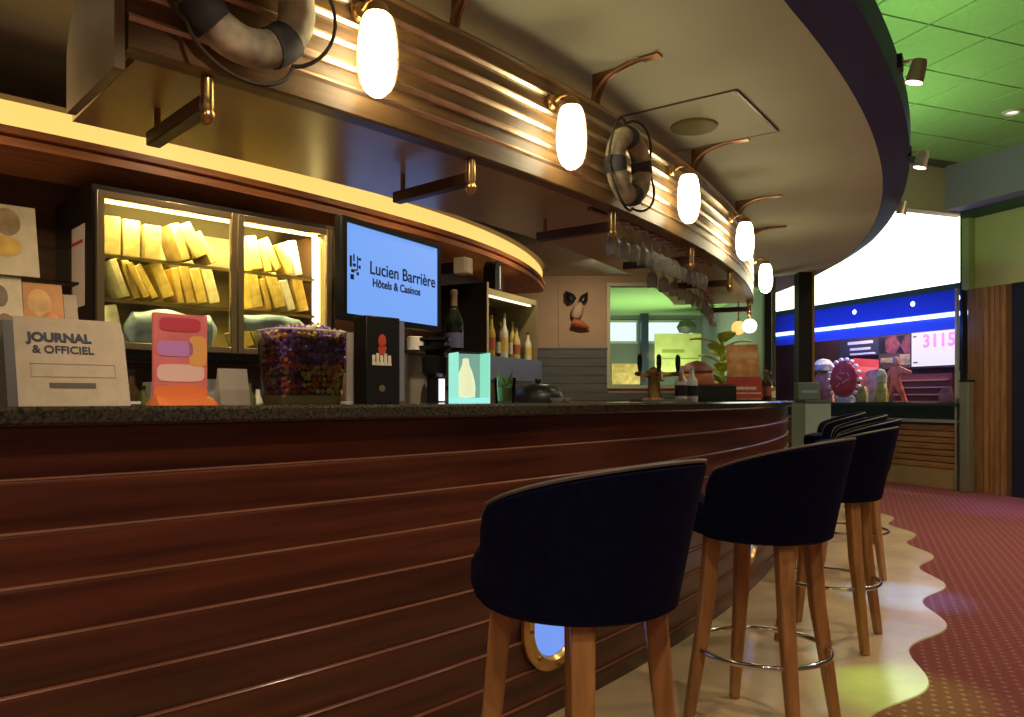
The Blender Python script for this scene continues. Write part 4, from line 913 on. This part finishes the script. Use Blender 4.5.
MB().span((-2.5, .0, .22), (2.95, .06, .50)).build('upper_fascia', BLU, cp)
MB().span((-2.5, .02, .165), (.80, .07, .215)).build('light_line', emis('led_line', (.40, .65, 1), 3.2), cp)
MB().span((.86, .02, .165), (2.95, .07, .215)).build('light_line', emis('led_line', (.40, .65, 1), 3.2), cp)
MB().span((-2.5, -.03, .50), (2.95, .12, .58)).build('green_beam', mat('dark_green_beam', (.05, .08, .03), .6), cp)
for x in (-1.5, -.3, .85, 1.9, 2.6): MB().lathe([(0, .012), (.03, .01), (.035, 0)], 12, (x, -.001, .39), Matrix.Rotation(D2R(90), 3, 'X'), cap=False).build('spot', emis('canopy_spot', (.85, .9, 1), 3), cp)
lb = qthing('light_panel', 'large glowing white light panel above the snack hall', 'light panel', -3, .35, 2.635)
MB().span((-2.5, .0, 0), (2.95, .05, 1.15)).build('diffuser', emis('white_panel', (.92, 1, .72), 2.6), lb)
MB().span((-2.5, .05, -.0), (2.95, .16, 1.2)).build('housing', WHITE, lb)
light('hall_blue_light', 'AREA', qp(-2.0, -.25, 2.0), qp(-2.0, .4, 2.25), 18, (.12, .22, 1), 3.4, .1)
light('hall_light', 'AREA', qp(-2.0, 1.0, 2.9), qp(-2.0, 1.5, 1.5), 110, (1, .75, .7), 3.0, .4)
def qx_at(px, y=0.0):
    """local x on the hall line (offset y) seen at image column px"""
    k = (px-512)/F; o = Vector((QX, QY, 0))+uy*y
    return (k*o.y-o.x)/(ux.x-k*ux.y)
# hall screen
p = qp(-.45, 1.38, 0)
_x0, _x1 = qx_at(912, 1.45), qx_at(969, 1.45)
t = qthing('hall_screen', 'white lit screen with pink digits in the snack hall', 'screen', (_x0+_x1)/2-.02, 1.45, 1.60)
MB().span((-.50, 0, 0), (.36, .06, .62)).build('casing', BLACK, t)
s_ = MB().span((-.47, -.006, .03), (.33, 0, .59)).build('display', emis('screen_white', (.95, .88, 1), .72), t)
for i, chr_ in enumerate('3115'): text_mesh('lettering', chr_, .27, mat('pink_digit', (.45, .10, .36), .5, emit=(.7, .25, .62), estr=.35), s_, (-.20+.145*i, -.009, .40), FRONT, .008)
MB().span((-.44, -.009, .08), (-.36, -.006, .10)).build('small_mark', INK, s_); MB().span((-.44, -.009, .48), (-.38, -.006, .50)).build('small_mark', INK, s_)
MB().span((-.1, .06, .2), (.1, .15, .4)).build('wall_mount', BLACKM, t)
# posters and goods of the hall
def disc(b, cx, cz, r, y, n=24, rz_=None): return b.add([(cx+r*math.cos(2*math.pi*k/n), y, cz+(rz_ or r)*math.sin(2*math.pi*k/n)) for k in range(n)], [tuple(range(n))])
t = qthing('round_sign', 'round red sign with a rim of white dots on the snack counter', 'sign', qx_at(843, .3), .3, 1.075)
MB().lathe([(0, 0), (.27, 0), (.27, .04), (0, .04)], 32, (0, .04, .35), Matrix.Rotation(D2R(90), 3, 'X'), cap=False).build('disc', mat('sign_red', (.62, .05, .04), .45, var=.25, vscale=10), t)
for k in range(18):
    an = 2*math.pi*k/18
    MB().lathe([(0, .05), (.026, .048), (.032, .03), (.03, 0)], 10, (.31*math.cos(an), .04, .35+.31*math.sin(an)), Matrix.Rotation(D2R(90), 3, 'X'), cap=False).build('white_dot', WHITE, t)
b = MB()
for (x, z, w_, h, rt) in ((-.08, .33, .12, .03, .5), (.05, .28, .16, .03, -.4), (-.02, .40, .10, .025, .2), (.1, .38, .08, .025, .9), (-.1, .22, .1, .025, -.7)):
    b.box((x, -.003, z+.05), (w_, .002, h), Matrix.Rotation(rt, 3, 'Y'))
b.build('pattern', mat('sign_pale_red', (.80, .28, .22), .5), t)
MB().span((-.15, .0, 0), (.15, .1, .085)).build('foot', WHITE, t)
t = qthing('red_poster', 'tilted plain red poster on the dark hall wall', 'poster', qx_at(864, 1.5), 1.57, 1.62)
MB().box((0, 0, 0), (.62, .03, .36), Matrix.Rotation(D2R(6), 3, 'Y')).build('panel', mat('poster_red2', (.50, .06, .07), .5, var=.2, vscale=6), t)
MB().box((0, -.016, 0), (.5, .004, .10), Matrix.Rotation(D2R(6), 3, 'Y')).build('band', mat('poster_pink', (.70, .15, .15), .5), t)
def goods(px, y, w_, h, c, lab, nm, top=None):
    t = qthing(nm, lab, 'display', qx_at(px, y), y, 1.075)
    MB().prism([(-w_/2, 0), (w_/2, 0), (w_/2*.9, h*.6), (w_/2*.5, h), (-w_/2*.4, h*.95), (-w_/2, h*.55)], 0, .05, lambda v: Vector((v.x, v.z, v.y))).build('panel', mat('goods_'+str(px), c, .5, var=.45, vscale=9), t)
    if top: MB().lathe([(0, 0), (w_*.3, .03), (w_*.34, .12), (w_*.2, .2), (0, .22)], 14, (0, .03, h*.93), cap=False).build('top_ornament', mat('gtop_'+str(px), top, .5, var=.4, vscale=12), t)
    MB().span((-w_/2, -.03, 0), (w_/2, .1, .012)).build('foot', BLACK, t)
goods(822, .45, .46, .52, (.50, .22, .15), 'pinkish cardboard standee left of the round red sign', 'cardboard_standee', (.45, .45, .42))
goods(812, .30, .26, .25, (.62, .20, .12), 'small orange carton display at the left end of the snack counter', 'carton_display')
goods(861, .12, .20, .24, (.55, .48, .20), 'yellowish packet display right of the round red sign', 'packet_display')
goods(872, .5, .5, .50, (.45, .42, .38), 'grey peaked display in the middle of the snack counter', 'peaked_display')
goods(880, .12, .22, .28, (.75, .62, .20), 'bright yellow popcorn tub on the snack counter', 'popcorn_tub', (.85, .75, .40))
goods(961, .2, .18, .42, (.62, .66, .45), 'pale green leaning display at the right end of the snack counter', 'leaning_display')
goods(945, .35, .2, .22, (.45, .18, .2), 'dark pink packet display near the right end of the snack counter', 'pink_packet_display')
# red dancing figure standee
t = qthing('figure_standee', 'red and gold cut-out figure with spread legs on the snack counter', 'standee', qx_at(895, .35), .35, 1.075)
FM_ = mat('standee_red', (.62, .16, .08), .5, var=.4, vscale=12)
MB().prism([(-.20, 0), (-.14, 0), (-.02, .24), (.0, .24), (.14, 0), (.20, 0), (.08, .30), (.07, .42), (.26, .40), (.26, .44), (.06, .52), (-.06, .52), (-.22, .36), (-.19, .33), (-.07, .42), (-.08, .28)], 0, .03, lambda v: Vector((v.x, v.z, v.y))).build('body', FM_, t)
MB().lathe([(0, -.06), (.045, -.03), (.05, .02), (.03, .06), (0, .065)], 14, (0, .015, .59), cap=False).build('head', mat('standee_tan', (.55, .28, .16), .5), t)
MB().span((-.22, -.03, 0), (.22, .06, .012)).build('foot', BLACK, t)
t = qthing('snack_rack', 'maroon rack of stacked snack boxes below the hall screen', 'rack', qx_at(927, 1.2), 1.1, 0)
MB().span((-.5, 0, 0), (.5, .4, 1.50)).build('frame', mat('rack_maroon', (.12, .03, .03), .5), t)
for k in range(4): MB().span((-.47, -.05, 1.08+.105*k), (.47, 0, 1.10+.105*k)).build('shelf', mat('rack_shelf', (.45, .25, .22), .5), t)
t = qthing('wall_menu', 'dark menu panel with pale blue headings on the hall wall', 'menu', qx_at(868, 1.5), 1.575, 1.86)
MB().span((-.7, -.02, 0), (.7, .02, .30)).build('panel', mat('menu_navy', (.02, .02, .05), .5), t)
b = MB(); b.span((-.5, -.023, .20), (.05, -.02, .25)); b.span((-.45, -.023, .10), (.0, -.02, .14)); b.span((-.45, -.023, .02), (.1, -.02, .05)); b.build('headings', mat('menu_blue_text', (.35, .40, .65), .5), t)
t = qthing('wall_menu', 'dark menu panel with reddish picture beside the hall screen', 'menu', qx_at(897, 1.5), 1.575, 1.62)
MB().span((-.42, -.02, 0), (.42, .02, .52)).build('panel', mat('menu_brown', (.04, .025, .025), .5), t)
b = MB(); disc(b, -.15, .38, .17, -.021, 5); disc(b, .17, .36, .15, -.022, 6); b.build('pictures', mat('menu_pic', (.10, .022, .04), .5, var=.6, vscale=9), t)
b = MB(); b.span((-.38, -.023, .1), (-.1, -.02, .18)); b.span((.0, -.023, .05), (.36, -.02, .22)); b.build('headings', mat('menu_tan', (.20, .16, .11), .5, var=.5, vscale=12), t)
# glass front: green-edged frame at the corner, dark edges
fo = struct(MB().span((-.06, -.03, 0), (-.02, .05, 3.38)).build('trim_4', PD, loc=QL, rotz=ROTB), 'black frame post at the right edge of the glowing panel', 'trim')
struct(MB().span((-.019, -.05, 2.47), (.075, .05, 3.38)).build('trim_5', mat('lime_glass_edge', (.42, .55, .22), .3), loc=QL, rotz=ROTB), 'pale green glass edge at the corner', 'trim')
struct(MB().span((-.12, -.045, 0), (-.095, .0, 2.5)).build('trim_6', mat('pale_glass_edge', (.5, .52, .42), .3), loc=QL, rotz=ROTB), 'pale glass edge left of the black frame', 'trim')
# bulkheads near the tiled ceiling
struct(MB().span((-4.5, 0, 0), (.0, .14, .54)).build('wall_bulkhead', mat('bulkhead_cream', (.66, .52, .40), .8), loc=qp(0, 0, 3.39), rotz=ROTB+math.pi/2+math.pi/2-math.pi/2+0, smooth=False), 'cream bulkhead under the green ceiling', 'wall')
# right wall
OLV = mat('olive_wall', (.62, .62, .32), .8, var=.04, vscale=3)
wr = struct(MB().span((.0, .06, 0), (6, .2, CEIL)).build('wall_right', OLV, loc=QL, rotz=ROTB, smooth=False), 'olive green right wall with wooden slat column', 'wall')
struct(MB().span((.0, -.35, 3.42), (6, .06, CEIL+.02)).build('trim_7', mat('blue_grey_bulkhead', (.30, .28, .42), .8), loc=QL, rotz=ROTB, smooth=False), 'blue-grey bulkhead along the right wall', 'trim')
struct(MB().span((.0, -.10, 3.34), (6, .058, 3.418)).build('trim_8', mat('dark_green_strip', (.05, .09, .04), .7), loc=QL, rotz=ROTB, smooth=False), 'dark green strip under the bulkhead', 'trim')
pc = MB().span((.03, .02, 0), (.58, .059, 2.47)).build('panelling', mat('panel_brown', (.16, .075, .03), .5), wr)
PS = mat('panel_slat', (.34, .17, .065), .42, var=.25, vscale=3, stretch=(9, 9, 1), rnd=.2)
xs = [.03, .23, .245, .30, .315, .37, .385, .44, .455, .51]
for k in range(0, 10, 2): MB().span((xs[k], -.01-.01*(k % 4 > 0), 0.0), (xs[k+1], .02, 2.47)).build('slat', PS, wr, bevel=.004)
MB().span((.585, .0, 0), (5.9, .059, 2.47)).build('navy_panel', mat('navy_panel', (.010, .012, .028), .6), wr)
t = qthing('steel_post', 'short pale steel post in front of the wooden slats', 'post', .095, -.12)
MB().span((-.05, -.05, 0), (.07, .05, 1.34)).build('body', mat('green_steel', (.36, .38, .26), .3, .6), t, bevel=.008)
MB().span((-.055, -.055, 1.34), (.075, .055, 1.36)).build('cap', BLACKM, t)
# door knob on the wood
MB().lathe([(0, .04), (.02, .038), (.025, .02), (.012, .01), (.012, 0)], 12, (.13, -.02, 1.05), Matrix.Rotation(D2R(90), 3, 'X'), cap=False).build('knob', BRASSD, wr)
